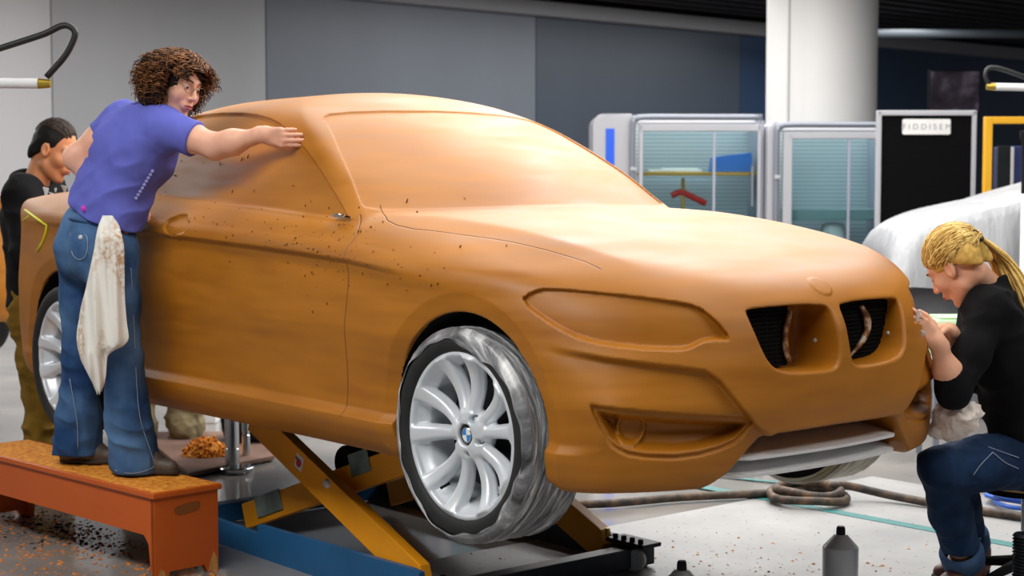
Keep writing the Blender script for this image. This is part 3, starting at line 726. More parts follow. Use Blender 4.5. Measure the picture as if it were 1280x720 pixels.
# ---------------------------------------------------------------- jointed lamps on arms
def arm_lamp(label, base, pts, tube0, tube1, r=.03):
    t = thing('arm_lamp', label, 'lamp', base)
    b0 = Vector(base)
    P = [Vector(p) - b0 for p in pts]
    B().tube(catmull(P, 8), .0135, 10).done('bent_arm', mat('arm_black', (22, 24, 26), .5), t, smooth=True)
    a = Vector(tube0) - b0; c_ = Vector(tube1) - b0
    B().tube([a, c_], r, 16).done('light_tube', mat('tube_white', (226, 228, 230), .35), t)
    d = (c_ - a).normalized(); B().tube([c_, c_ + d * .05], [r * 1.05, r * .8], 14).done('end_cap', mat('cap_brass', (176, 150, 60), .35, .8), t)
    return t
def pix(px, py, d): return gpos(d, (px - 640) / 1993 * d, 1.445 + (228 - py) / 1993 * d)
arm_lamp('white tube lamp on a bent black arm over the left edge', pix(-60, 70, 6.6), [pix(-60, 78, 6.6), pix(20, 53, 6.6), pix(60, 40, 6.6), pix(82, 30, 6.6), pix(94, 32, 6.6), pix(98, 42, 6.6), pix(86, 66, 6.6), pix(62, 93, 6.6)], pix(-80, 100, 6.6), pix(52, 101, 6.6), .021)
arm_lamp('grey tube lamp on a dark bent arm over the right edge', pix(1330, 110, 9.5), [pix(1330, 110, 9.5), pix(1290, 98, 9.5), pix(1250, 84, 9.5), pix(1232, 82, 9.5), pix(1228, 92, 9.5), pix(1234, 104, 9.5)], pix(1330, 107, 9.5), pix(1240, 105, 9.5), .022)
# ---------------------------------------------------------------- model under a white sheet
sh = thing('covered_model', 'model hidden under a glossy white dust sheet at the right back', 'covered car', gpos(10.0, (1200 - 640) / 1993 * 10), GRZ - .10)
SHEET = M('dust_sheet', (158, 161, 166), .42, spec=.5); SHEET.bump(SHEET.noise(3.5, 5, aniso=(3, 3, .6)), .5, .05); SHEET = SHEET.m
nx, ny = 60, 48; V = []; rg = np.random.default_rng(4)
prof = Curve([(-.50, .86), (-.47, 1.02), (-.40, 1.16), (-.28, 1.24), (0, 1.32), (.3, 1.40), (.6, 1.50), (1.0, 1.66), (1.6, 1.80), (2.4, 1.80)])
for i in range(nx + 1):
    x = -.50 + 2.9 * i / nx; zt = float(prof(x))
    for j in range(ny + 1):
        v = j / ny * 2 - 1
        if abs(v) < .62:
            y = v / .62 * .72; z = zt - .06 * (v / .62) ** 4
        else:
            q = (abs(v) - .62) / .38; z = zt - .06 - q * (zt - .06 - .82); y = math.copysign(.72 + .10 * q ** .6, v)
            y += .035 * q * math.sin(x * 17 + 2.2 * math.sin(x * 5)) + .02 * q * math.sin(x * 41 + 1)
        V.append((x + .02 * math.sin(z * 9 + y * 3), y + .55, z + .006 * math.sin(x * 14 + y * 8)))
i0 = len(V)
F = [(i*(ny+1)+j, (i+1)*(ny+1)+j, (i+1)*(ny+1)+j+1, i*(ny+1)+j+1) for i in range(nx) for j in range(ny)]
F.append(tuple(range(ny + 1))[::-1])
np_mesh('sheet', V, F, SHEET, sh)
B().prism([(-.46, .0), (2.35, 0), (2.35, .85), (-.46, .85)], 'y', -.14, 1.24, .02).done('plinth', M('plinth_grey', (98, 100, 106), .6).vary(4, .1).m, sh)
bxx = B().box((0, 0, .10), (.34, .26, .20), .02); bxx.box((0, 0, .205), (.30, .22, .012), .004)
o = bxx.done('green_crate', mat('pale_green', (170, 204, 160), .5)); o.location = gpos(8.4, (1205 - 640) / 1993 * 8.4, .55); o.rotation_euler = (0, 0, GRZ)
tag(o, 'pale green box on a small table behind the seated modeller\'s hands', 'box')
tt = thing('small_table', 'small grey table carrying the pale green box', 'table', gpos(8.4, (1215 - 640) / 1993 * 8.4), GRZ)
B().box((0, 0, .535), (.5, .4, .03), .005).done('table_top', mat('table_grey', (150, 152, 156), .5), tt)
for sx in (-1, 1):
    for sy in (-1, 1): B().box((sx * .22, sy * .17, .26), (.03, .03, .52)).done('leg', TUBE, tt)
# second clay car further back, its nose just inside the left edge
# ---------------------------------------------------------------- bench the first modeller stands on
OR = M('orange_paint', (182, 84, 24), .45); OR.color(OR.mix(OR.ramp(OR.noise(5, 5), [(.3, (0, 0, 0)), (.8, (120, 120, 120))]), (206, 94, 22), (172, 70, 16))); OR.bump(OR.noise(60, 3), .06, .003); OR = OR.m
SHAV = M('shavings_crust', (206, 124, 34), .85); SHAV.color(SHAV.ramp(SHAV.noise(46, 6, rough=.7), [(.32, (176, 92, 16)), (.5, (228, 142, 34)), (.68, (242, 178, 74))])); SHAV.bump(SHAV.noise(80, 4), .8, .006); SHAV = SHAV.m
RAW = M('bare_wood', (206, 150, 80), .7).vary(30, .2, aniso=(1, 1, .15)).m
bench = thing('step_bench', 'low orange wooden step bench dusted with clay shavings beside the car', 'bench', (-.918, -.995, 0), math.radians(4.9))
L, Wd, Ht = 1.475, .30, .33
t = B().box((0, 0, Ht - .011), (L, Wd, .022), .004).done('bench_top', OR, bench)
rng = np.random.default_rng(5)
nx, ny = 90, 22; V = []; F = []
for i in range(nx + 1):
    for j in range(ny + 1):
        e = min(i, nx - i, (j + 0), ny - j); hgt = .0005 + (.004 * rng.random() ** 2 + .002 * math.sin(i * .7) * math.sin(j * .9)) * min(1, e / 2.0)
        V.append((-L/2 + .012 + (L - .024) * i / nx, -Wd/2 + .010 + (Wd - .02) * j / ny, Ht + max(hgt, .0004)))
F = [(i*(ny+1)+j, (i+1)*(ny+1)+j, (i+1)*(ny+1)+j+1, i*(ny+1)+j+1) for i in range(nx) for j in range(ny)]
tag(np_mesh('shavings_layer', V, F, SHAV, bench), kind='stuff')
for sy in (-1, 1):
    y = sy * (Wd / 2 - .022)
    prof = [(-L/2 + .03, Ht - .022), (L/2 - .015, Ht - .022), (L/2 - .015, .0), (L/2 - .035, .0), (L/2 - .055, .135), (L/2 - .085, .165), (-L/2 + .12, .165), (-L/2 + .09, .14), (-L/2 + .06, 0), (-L/2 + .03, 0)]
    B().prism(prof, 'y', y - .010, y + .010).done('apron', OR, bench)
for sx in (-1, 1):
    x = sx * (L / 2 - .024)
    prof = [(-Wd/2 + .012, 0), (-Wd/2 + .06, 0), (-Wd/2 + .075, .03), (Wd/2 - .075, .03), (Wd/2 - .06, 0), (Wd/2 - .012, 0), (Wd/2 - .012, Ht - .022), (-Wd/2 + .012, Ht - .022)]
    e = B().prism(prof, 'x', x - .012, x + .012).done('end_board', OR, bench)
    hp = smooth_poly([(-.045, .232), (.055, .240), (.060, .268), (.050, .277), (-.05, .270), (-.055, .25)], 2)
    h = B().prism(hp, 'x', x + sx * .0115, x + sx * .0135).done('hand_hole', mat('hole_fill', (140, 78, 22), .8), e)
    for yy, hh in ((-Wd/2 + .013, .045), (Wd/2 - .06, .075)):
        B().prism([(yy, .001), (yy + .046, .001), (yy + .040, hh * .7), (yy + .026, hh), (yy + .012, hh * .5)], 'x', x + sx * .0115, x + sx * .0130).done('bare_patch', RAW, e)
# ---------------------------------------------------------------- scissor lift
LBLUE = M('lift_blue', (28, 92, 140), .42).vary(5, .15).m
LYEL = M('lift_orange', (244, 160, 24), .42).vary(4, .10).m
NAVY = M('lift_navy', (24, 34, 48), .45).vary(8, .25).m
lift = thing('scissor_lift', 'blue and orange scissor lift standing under the clay car', 'lift', (0, 0, 0))
fr = B(); fr.prism([(-.95, .0), (.76, .0), (.76, .135), (.70, .140), (-.29, .128), (-.295, .095), (-.34, .092), (-.95, .110)], 'y', -.575, -.552)
fr.box((-.1, -.535, .012), (1.7, .06, .02)); fr.done('base_rail', LBLUE, lift)
B().box((-.1, .46, .05), (1.8, .04, .10), .004).done('base_rail', NAVY, lift)
B().box((.80, -.02, .055), (.07, 1.0, .075), .004).done('cross_beam', NAVY, lift)
B().box((-.93, -.05, .05), (.07, .95, .08), .004).done('cross_beam', LBLUE, lift)
def arm(y, p0, p1, w, th, mat_, name='lift_arm', cut=True):
    p0 = Vector(p0); p1 = Vector(p1); d = (p1 - p0).normalized(); nrm = Vector((-d.y, d.x))
    pl = [p0 + nrm * w, p1 + nrm * w - d * .0, p1 + d * .035 + nrm * w * .3, p1 + d * .02 - nrm * w, p0 - nrm * w]
    return B().prism([(v.x, v.y) for v in pl], 'y', y - th / 2, y + th / 2, .003).done(name, mat_, lift)
a1 = arm(-.515, (-.40, .535), (.690, .092), .058, .045, LYEL)
B().lathe([(0, .012), (.012, .012), (.016, .008), (.018, 0), (.018, -.01), (0, -.01)], (.149, -.54, .349), 8, (PI / 2, 0, 0)).done('pivot_bolt', STEEL, a1)
pl = B().box((-.045, -.5385, .402), (.050, .002, .055), rot=(0, .40, 0)).done('warning_sticker', mat('sticker_white', (226, 226, 232), .5), a1)
B().lathe([(.017, 0), (.017, .0015), (.0, .0015)], (-.045, -.5395, .400), 24, (PI / 2, 0, 0)).done('warning_disc', mat('sticker_red', (190, 36, 60), .5), pl)
B().box((-.060, -.5398, .418), (.012, .001, .010), rot=(0, .40, 0)).done('warning_mark', mat('sticker_blue', (50, 60, 130), .5), pl)
arm(-.42, (-.62, .09), (.50, .475), .052, .045, LYEL)
for (x, z, L_, r) in ((-.42, .175, .20, .40), (.22, .425, .13, .40)):
    B().box((x, -.446, z), (L_, .004, .085), .003, rot=(0, -.335, 0)).done('dusty_plate', M('dusty_glass_grey', (120, 138, 132), .5).vary(12, .4).m, lift)
B().lathe([(0, -.17), (.062, -.17), (.068, -.16), (.068, .16), (.062, .17), (0, .17)], (.08, -.25, .40), 32, (PI / 2, 0, 0)).done('roller', BLACK, lift)
arm(.40, (-.42, .53), (.625, .075), .06, .05, LYEL)
arm(.31, (-.62, .09), (.50, .475), .052, .045, LYEL)
B().box((0, -.05, .556), (1.9, .9, .03), .004).done('platform', NAVY, lift)
# caster corner of the far rail
cb = B().box((.80, .40, .108), (.20, .10, .016), .003); cb.box((.78, .40, .07), (.12, .07, .05)); cb.done('caster_plate', DARKMETAL, lift)
for k in range(4): B().lathe([(0, .015), (.010, .015), (.011, 0), (0, 0)], (.735 + .045 * k, .37, .116), 6).done('caster_bolt', BLACK, lift)
B().lathe([(0, .03), (.008, .03), (.009, 0), (0, 0)], (.70, .36, .118), 8).done('caster_stud', mat('brass', (170, 140, 60), .3, 1), lift)
B().lathe([(0, -.018), (.036, -.018), (.042, -.012), (.042, .012), (.036, .018), (0, .018)], (.835, .375, .0475), 28, (PI / 2, 0, .5)).done('caster_wheel', mat('caster_nylon', (180, 180, 176), .5), lift)
cb = B().box((.76, -.44, .075), (.15, .09, .014), .003); cb.done('caster_plate', DARKMETAL, lift)
for k in range(3): B().lathe([(0, .015), (.010, .015), (.011, 0), (0, 0)], (.715 + .04 * k, -.44, .082), 6).done('caster_bolt', BLACK, lift)
# ---------------------------------------------------------------- hoses
hose_m = M('brown_hose', (74, 62, 52), .65); hose_m.color(hose_m.ramp(hose_m.noise(22, 5), [(.35, (44, 40, 36)), (.55, (84, 70, 58)), (.7, (122, 92, 62))])); hose_m = hose_m.m
pts = [(-.60, .55, .027), (-.131, 1.008, .027), (.033, 1.453, .027), (.18, 1.75, .027), (.30, 1.98, .030)]
cx, cy = .41, 1.89
for k in range(30):
    a = 2.2 - k * 2 * PI / 13; r = .185 - .0022 * k; pts.append((cx + r * math.cos(a), cy + r * math.sin(a), .027 + .0020 * k + .006 * math.sin(k * 1.3)))
pts += [(.52, 2.06, .075), (.66, 2.17, .04), (.926, 2.22, .027), (1.295, 2.27, .027), (1.9, 2.35, .027)]
tag(B().tube(catmull(pts, 8), .019, 12).done('air_hose', hose_m, smooth=True), 'dusty brown hose coiled on the pale plate in front of the car', 'hose')
bl = mat('blue_hose', (36, 92, 190), .4)
pts = []
for k in range(44):
    a = k * 2 * PI / 15; r = .20 + .015 * math.sin(k * 1.9); pts.append((1.16 + r * 1.2 * math.cos(a), 2.62 + r * math.sin(a), .018 + .0012 * k + .004 * math.sin(k)))
tag(B().tube(catmull(pts, 6), .0105, 10).done('blue_hose', bl, smooth=True), 'bright blue hose lying in loops on the floor under the stool', 'hose')
# ---------------------------------------------------------------- steel cone posts, jack screw
def cone_post(x, y, label):
    t = thing('steel_cone_post', label, 'steel post', (x, y, .006), 0, 'cone-topped steel posts on the plate')
    B().lathe([(0, 0), (.058, 0), (.062, .004), (.063, .165), (.061, .172), (.0, .172)], seg=48).done('post_body', STEEL, t, angle=35)
    B().lathe([(.062, .170), (.024, .212), (.022, .214), (0, .214)], seg=48).done('post_cone', STEEL, t, angle=35)
    B().lathe([(.0165, .205), (.0155, .236), (.012, .243), (0, .243)], seg=32).done('post_tip', DARKMETAL, t, angle=35)
cone_post(1.545, .690, 'steel cone-topped post standing whole on the pale plate before the seated modeller')
cone_post(1.545, -.115, 'steel cone-topped post cut by the lower edge of the picture, only its tip showing')
js = B(); prof = []
for k in range(26): prof += [(.040, .012 + k * .011), (.047, .0175 + k * .011)]
js.lathe([(0, .006)] + prof + [(.040, .30), (0, .30)], tuple(gpos(5.2, 1.70)), 32)
tag(js.done('jack_screw', DARKMETAL), 'dark ribbed jack screw beside the seated modeller\'s foot', 'jack')
# ---------------------------------------------------------------- support posts and mat behind the lift
sp = thing('support_post', 'polished steel support post with a wide round foot under the far sill', 'post', (-1.965, .31, 0))
B().lathe([(0, 0), (.088, 0), (.09, .004), (.09, .026), (.086, .03), (0, .03)], seg=40).done('post_foot', CHROME, sp, angle=35)
B().lathe([(0, .03), (.036, .03), (.036, .12), (.031, .124), (.031, .134), (.036, .138), (.036, .572), (0, .572)], (-.012, -.016, 0), 32).done('post_tube', CHROME, sp, angle=35)
sp2 = thing('support_post', 'thinner polished post just right of the thick support post', 'post', tuple(gpos(8.3, -1.396)))
B().lathe([(0, 0), (.078, 0), (.08, .004), (.08, .022), (0, .026)], seg=40).done('post_foot', CHROME, sp2, angle=35)
B().lathe([(0, .02), (.022, .02), (.022, .14), (.018, .144), (.018, .154), (.022, .158), (.022, .572), (0, .572)], seg=24).done('post_tube', CHROME, sp2, angle=35)
ma = M('worn_board', (120, 92, 80), .8).vary(6, .3).m
tag(B().prism([(-3.3, .45), (-1.93, .02), (-2.10, .62), (-2.9, .95)], 'z', .012, .035, .004).done('floor_board', ma), 'worn brown board lying on the floor under the car tail', 'board')
# heap of clay shavings on the board
def heap():
    b = B(); rg = random.Random(3)
    for k in range(420):
        a = rg.random() * 2 * PI; q = rg.random() ** .5; r = q * .125; z = .037 + .085 * (1 - q ** 2) * (.5 + .5 * rg.random())
        s = .010 + .012 * rg.random(); b.box((r * math.cos(a), r * .9 * math.sin(a), z), (s * 2.2, s * .8, s * .5), rot=(rg.random() * 3, rg.random() * 3, rg.random() * 3))
    b.lathe([(.13, .036), (.11, .06), (.07, .10), (0, .115)], seg=24)
    o = b.done('shavings_heap', SHAV); o.location = (-2.36, .36, 0); return o
tag(heap(), 'small golden heap of clay shavings on the brown board', 'clay shavings', kind='stuff')
# loose chips on the floor
def chips(name, n, fn, mat_, label, smin_=.003, smax_=.011, z0=.0066):
    rg = np.random.default_rng(len(label)); V = []; F = []
    for k in range(n):
        x, y = fn(rg); s = smin_ + (smax_ - smin_) * rg.random() ** 3; a = rg.random() * 6.28; e = .35 + .6 * rg.random(); i = len(V)
        for (u, v) in ((-1, -e), (1, -e * .7), (.8, e), (-.7, e * .9)):
            V.append((x + s * (u * math.cos(a) - v * math.sin(a)), y + s * (u * math.sin(a) + v * math.cos(a)), z0 + .001 * rg.random()))
        V.append((x, y, z0 + s * (.3 + .5 * rg.random())))
        F += [(i, i+1, i+4), (i+1, i+2, i+4), (i+2, i+3, i+4), (i+3, i, i+4), (i+3, i+2, i+1, i)]
    return tag(np_mesh(name, V, F, mat_, smooth=False), label, 'clay shavings', kind='stuff')
CH1 = M('clay_chip', (206, 124, 46), .8).vary(30, .3).m; CH2 = mat('dark_chip', (34, 26, 20), .9)
chips('clay_chips', 1500, lambda r: (-1.75 + 1.9 * r.random(), -1.55 + .75 * r.random() ** .8), CH1, 'orange clay chips scattered on the dark floor round the bench', z0=.0006)
chips('dark_chips', 420, lambda r: (-1.2 + .25 * r.normal(), -.98 + .10 * r.normal()), CH2, 'dark crumbs on the floor beneath the bench', .004, .012, .0006)
chips('clay_chips', 900, lambda r: (1.5 + .55 * r.normal(), .55 + .45 * r.normal()), M('pale_chip', (200, 142, 84), .8).m, 'pale clay chips strewn over the plate in front of the car', .002, .010)
chips('dark_chips', 220, lambda r: (1.4 + .6 * r.normal(), .4 + .6 * r.normal()), CH2, 'dark specks strewn over the plate in front of the car', .002, .007)
# ---------------------------------------------------------------- people: continuous implicit bodies, clothes as children
def vnoise(x, y, z):
    """smooth value noise in -1..1"""
    xi, yi, zi = np.floor(x).astype(np.int64), np.floor(y).astype(np.int64), np.floor(z).astype(np.int64)
    fx, fy, fz = x - xi, y - yi, z - zi
    fx = fx*fx*(3-2*fx); fy = fy*fy*(3-2*fy); fz = fz*fz*(3-2*fz)
    def hsh(a, b, c):
        n = (a * 374761393 + b * 668265263 + c * 2147483647) & 0xffffffff
        n = ((n ^ (n >> 13)) * 1274126177) & 0xffffffff
        return ((n ^ (n >> 16)) & 0xffff) / 32767.5 - 1
    r = 0
    for i in (0, 1):
        for j in (0, 1):
            for k in (0, 1):
                r = r + hsh(xi+i, yi+j, zi+k) * (fx if i else 1-fx) * (fy if j else 1-fy) * (fz if k else 1-fz)
    return r
def V3(p): return np.array([p[0], p[1], p[2]], float)
def d_cone(x, y, z, a, b, ra, rb):
    d = b - a; L2 = float(d @ d) + 1e-12
    px, py, pz = x - a[0], y - a[1], z - a[2]
    t = np.clip((px*d[0] + py*d[1] + pz*d[2]) / L2, 0, 1)
    return np.sqrt((px - d[0]*t)**2 + (py - d[1]*t)**2 + (pz - d[2]*t)**2) - (ra + (rb - ra) * t)
def d_ell(x, y, z, c, r):
    qx, qy, qz = (x - c[0]) / r[0], (y - c[1]) / r[1], (z - c[2]) / r[2]
    k = np.sqrt(qx*qx + qy*qy + qz*qz)
    return (k - 1) * min(r) * np.where(k > 1, .5 + .5 * 1, 1) if max(r) / min(r) < 1.6 else (k - 1) * k / (np.sqrt((qx/r[0])**2 + (qy/r[1])**2 + (qz/r[2])**2) + 1e-9)
class Grp:
    """primitives joined smoothly, only evaluated near their own box"""
    def __init__(self, k=.02): self.p = []; self.k = k; self.lo = np.full(3, 9e9); self.hi = -self.lo
    def grow(self, a, r): self.lo = np.minimum(self.lo, np.asarray(a) - r); self.hi = np.maximum(self.hi, np.asarray(a) + r)
    def cone(self, a, b, ra, rb=None, k=None):
        rb = ra if rb is None else rb; a, b = V3(a), V3(b); self.p.append(('c', a, b, ra, rb, k)); self.grow(a, ra); self.grow(b, rb); return self
    def chain(self, pts, rs, k=None):
        for a, b, r0, r1 in zip(pts[:-1], pts[1:], rs[:-1], rs[1:]): self.cone(a, b, r0, r1, k)
        return self
    def fn(self, f, lo, hi, k=None): self.p.append(('f', f, None, 0, 0, k)); self.lo = np.minimum(self.lo, lo); self.hi = np.maximum(self.hi, hi); return self
    def __call__(self, x, y, z, m=.05):
        far = np.sqrt(sum(np.maximum(np.maximum(l - c, c - h), 0) ** 2 for l, h, c in zip(self.lo, self.hi, (x, y, z))))
        out = far + m; n = far < m
        if not n.any(): return out
        x, y, z = x[n], y[n], z[n]; r = None
        for t, a, b, ra, rb, k in self.p:
            d = d_cone(x, y, z, a, b, ra, rb) if t == 'c' else a(x, y, z)
            r = d if r is None else smin(r, d, self.k if k is None else k)
        out[n] = r; return out
def union(groups, k):
    def F(x, y, z):
        r = None
        for g in groups:
            d = g(x, y, z); r = d if r is None else smin(r, d, k)
        return r
    return F
def mesh_groups(name, F, groups, h, mat_, parent=None, pad=.03, lip=1.3):
    lo = np.min([g.lo for g in groups], 0) - pad; hi = np.max([g.hi for g in groups], 0) + pad
    V, Q = mesh_sdf(F, lo, hi, h, lip=lip); return np_mesh(name, V, Q, mat_, parent)
def frame(f, up):
    """rotation with columns (side, forward, up)"""
    f = V3(f) / np.linalg.norm(f); s = np.cross(f, V3(up)); s /= np.linalg.norm(s); u = np.cross(s, f); return np.stack([s, f, u], 1)
def head_grp(c, R, sc, male=False, chin=1.0):
    """c: point between the ears, R columns: person's right, forward, up"""
    jw = 1.12 if male else 1.0
    def F(x, y, z):
        p = np.stack([x - c[0], y - c[1], z - c[2]], -1) @ R / sc
        X, Y, Z = np.abs(p[:, 0]), p[:, 1], p[:, 2]
        d = d_ell(X, Y, Z, (0, -.012, .045), (.074, .094, .088))
        d = smin(d, d_ell(X, Y, Z, (0, .030, -.022), (.060, .066, .086)), .03)
        d = smin(d, d_cone(X, Y, Z, V3((.040 * jw, .008, -.068)), V3((.010, .074, -.104 * chin)), .024, .016 * jw), .03)
        d = smin(d, d_ell(X, Y, Z, (.040, .062, -.022), (.026, .026, .026)), .022)
        d = smin(d, d_cone(X, Y, Z, V3((.010, .088, .034)), V3((.045, .068, .034)), .010, .009), .018)   # brow
        e = d_ell(X, Y, Z, (.031, .102, .014), (.019, .014, .012)); d = smax(d, -e, .014)                 # eye hollow
        d = smin(d, d_ell(X, Y, Z, (.031, .076, .013), (.0155, .0145, .0125)), .004)                      # lids
        d = smin(d, d_cone(X, Y, Z, V3((0, .090, .022)), V3((0, .116, -.020)), .0075, .0105), .010)       # nose
        d = smin(d, d_ell(X, Y, Z, (.010, .104, -.025), (.0085, .010, .0075)), .006)
        d = smin(d, d_ell(X, Y, Z, (0, .090, -.055), (.027, .014, .018)), .014)                           # mouth mound
        d = smin(d, d_ell(X, Y, Z, (0, .1005, -.0515), (.020, .0075, .0055)), .004)
        d = smin(d, d_ell(X, Y, Z, (0, .0995, -.0625), (.017, .0085, .0065)), .004)
        d = smax(d, -d_ell(X, Y, Z, (0, .108, -.0570), (.022, .006, .0016)), .003)
        er = d_ell(X, Y + .20 * Z, Z, (.076, -.004, -.004), (.011, .020, .031))                           # ear
        er = smax(er, -d_ell(X, Y + .2 * Z, Z, (.087, .002, -.001), (.010, .012, .020)), .006)
        d = smin(d, er, .006)
        return d * sc
    g = Grp(); g.fn(F, c - .17 * sc, c + .17 * sc); return g
def head_pt(c, R, sc, p): return V3(c) + R @ (V3(p) * sc)
def hand_grp(w, f, n, sc=1.0, curl=(.3, .35, .4, .45), curl2=.5, thumb=.6, left=False, spread=.10, tcurl=.3):
    """w wrist, f towards the fingers, n out of the back of the hand; thumb on the +s side (mirrored for left)"""
    f = V3(f) / np.linalg.norm(f); n = V3(n) - f * (V3(n) @ f); n /= np.linalg.norm(n)
    s = np.cross(f, n) * (-1 if left else 1); w = V3(w); g = Grp(.009)
    K = []; off = (.027, .009, -.010, -.027); ln = (.066, .074, .069, .054); kl = (.084, .088, .083, .075)
    g.cone(w - f * .02, w + f * .012, .026 * sc, .025 * sc, .02)
    for i in range(4):
        k = w + (f * kl[i] + s * off[i]) * sc
        g.cone(w + (f * .012 + s * off[i] * .55) * sc, k, .0155 * sc, .0105 * sc, .012)
        dirf = f + s * spread * (1.5 - i) * .6; dirf /= np.linalg.norm(dirf); ang = curl[i]; p = k; r = (.0092, .0088, .0088, .0078)[i] * sc
        for j, fr in enumerate((.45, .31, .24)):
            d = dirf * math.cos(ang) - n * math.sin(ang); q = p + d * ln[i] * fr * sc
            g.cone(p, q, r, r * .92, .004 if j else .007); r *= .93; p = q; ang += curl2 * (1.0 if j == 0 else .7)
    b = w + (f * .022 + s * .024 - n * .004) * sc
    d1 = f * math.cos(thumb) + s * math.sin(thumb) - n * .35; d1 /= np.linalg.norm(d1)
    d2 = f * math.cos(thumb - tcurl) + s * math.sin(thumb - tcurl) - n * .45; d2 /= np.linalg.norm(d2)
    d3 = f * math.cos(thumb - 2 * tcurl) + s * math.sin(thumb - 2 * tcurl) - n * .5; d3 /= np.linalg.norm(d3)
    q1 = b + d1 * .040 * sc; q2 = q1 + d2 * .032 * sc; q3 = q2 + d3 * .024 * sc
    g.cone(b, q1, .0155 * sc, .0115 * sc, .010); g.cone(q1, q2, .0108 * sc, .0098 * sc, .004); g.cone(q2, q3, .0098 * sc, .0082 * sc, .003)
    return g
def skin(name, c):
    m = M(name, c, .48, spec=.35, Subsurface_Weight=.12); m.p.inputs['Subsurface Radius'].default_value = (.012, .004, .002)
    m.vary(22, .07); return m.m
def denim(name, c, hi):
    m = M(name, c, .85, spec=.15); f = m.noise(5, 4); g = m.noise(130, 3, aniso=(1, 1, .4))
    m.color(m.mix(m.ramp(g, [(.3, (0, 0, 0)), (.8, (80, 80, 80))]), m.ramp(f, [(.35, c), (.7, hi)]), hi)); m.bump(g, .25, .003); return m.m
def knit(name, c, rough=.85, var=.10):
    m = M(name, c, rough, spec=.15); m.vary(14, var); m.bump(m.noise(200, 2), .15, .002); return m.m
def folds(P, amp, fx, fy, fz, seed=0):
    n = vnoise(P[0] * fx + seed, P[1] * fy + seed * 2, P[2] * fz) ; m = vnoise(P[0] * fx * 2.1 + 9 + seed, P[1] * fy * 2.1, P[2] * fz * 2.1)
    return amp * (1 - 2 * np.abs(n) + .4 * m)
def head_parts(root, c, R, sc, iris=(70, 48, 30), lip=(176, 84, 76), brow=(70, 46, 30), open_=1.0):
    for sx in (-1, 1):
        b = B(); b.lathe([(0, .0124), (.004, .0118), (.0085, .009), (.0122, .002), (.0124, 0), (.0122, -.002), (.009, -.0085), (0, -.0124)], seg=18)
        e = b.done('eye', mat('eye_white', (226, 220, 214), .25), root, smooth=True)
        M4 = Matrix.Translation(head_pt(c, R, sc, (sx * .031, .0815, .0125))) @ Matrix(R.tolist()).to_4x4() @ Matrix.Scale(sc, 4) @ Matrix.Rotation(-PI / 2 - .12, 4, 'X')
        e.matrix_basis = M4
        B().lathe([(0, .0130), (.0035, .0127), (.0058, .0115), (.0055, .0112)], seg=18).done('iris', mat('iris', iris, .2), e, smooth=True)
    g = Grp(.006)
    for sx in (-1, 1):
        g2 = [head_pt(c, R, sc, p) for p in ((sx * .014, .0985, .036), (sx * .030, .0945, .0405), (sx * .046, .080, .036))]
        o = B().tube(catmull(g2, 4), [.0028 * sc] * 9, 6).done('eyebrow', mat('brow_hair', brow, .8), root, smooth=True)
    up = [head_pt(c, R, sc, p) for p in ((-.021, .0985, -.0565), (-.008, .1078, -.0525), (0, .1080, -.0535), (.008, .1078, -.0525), (.021, .0985, -.0565))]
    lw = [head_pt(c, R, sc, p) for p in ((-.020, .0985, -.058), (-.008, .1072, -.0625), (.008, .1072, -.0625), (.020, .0985, -.058))]
    b = B(); b.tube(catmull(up, 5), [(.0016 + .0020 * math.sin(PI * i / 20)) * sc for i in range(21)], 8); b.tube(catmull(lw, 5), [(.0016 + .0030 * math.sin(PI * i / 15)) * sc for i in range(16)], 8)
    b.done('lips', mat('lips', lip, .45), root, smooth=True)
def shoe(name, heel, toe, up, mat_, sole_mat, parent, sc=1.0):
    heel, toe = V3(heel), V3(toe); f = toe - heel; L = np.linalg.norm(f); f /= L; u = np.array([0, 0, 1.]); s = np.cross(f, u)
    g = Grp(.03 * sc); P = lambda a, b, c_: heel + f * a * L + s * b + u * c_
    g.cone(P(.08, 0, .042), P(.10, 0, .085), .036 * sc, .040 * sc); g.cone(P(.08, 0, .034), P(.5, .004, .036), .033 * sc, .036 * sc)
    g.cone(P(.5, .006, .036), P(.86, .004, .028), .037 * sc, .028 * sc); g.cone(P(.12, 0, .085), P(.55, 0, .055), .036 * sc, .03 * sc)
    floor_ = heel[2]
    F = lambda x, y, z: smax(g(x, y, z), floor_ + .010 - z, .006)
    o = mesh_groups(name, F, [g], .006, mat_, parent)
    g2 = Grp(.02); g2.cone(P(.07, 0, .012), P(.5, .004, .012), .036 * sc, .037 * sc); g2.cone(P(.5, .006, .012), P(.88, .004, .012), .041 * sc, .030 * sc)
    F2 = lambda x, y, z: smax(np.maximum(g2(x, y, z), z - floor_ - .020), floor_ + .001 - z, .004)
    mesh_groups('sole', F2, [g2], .006, sole_mat, o)
    b = B()
    for k in range(4): b.tube(catmull([P(.40 + .07 * k, -.022, .082 - .012 * k), P(.41 + .07 * k, 0, .096 - .013 * k), P(.40 + .07 * k, .022, .082 - .012 * k)], 4), .0022, 6)
    b.done('laces', mat('lace', (60, 54, 50), .8), o, smooth=True)
    return o
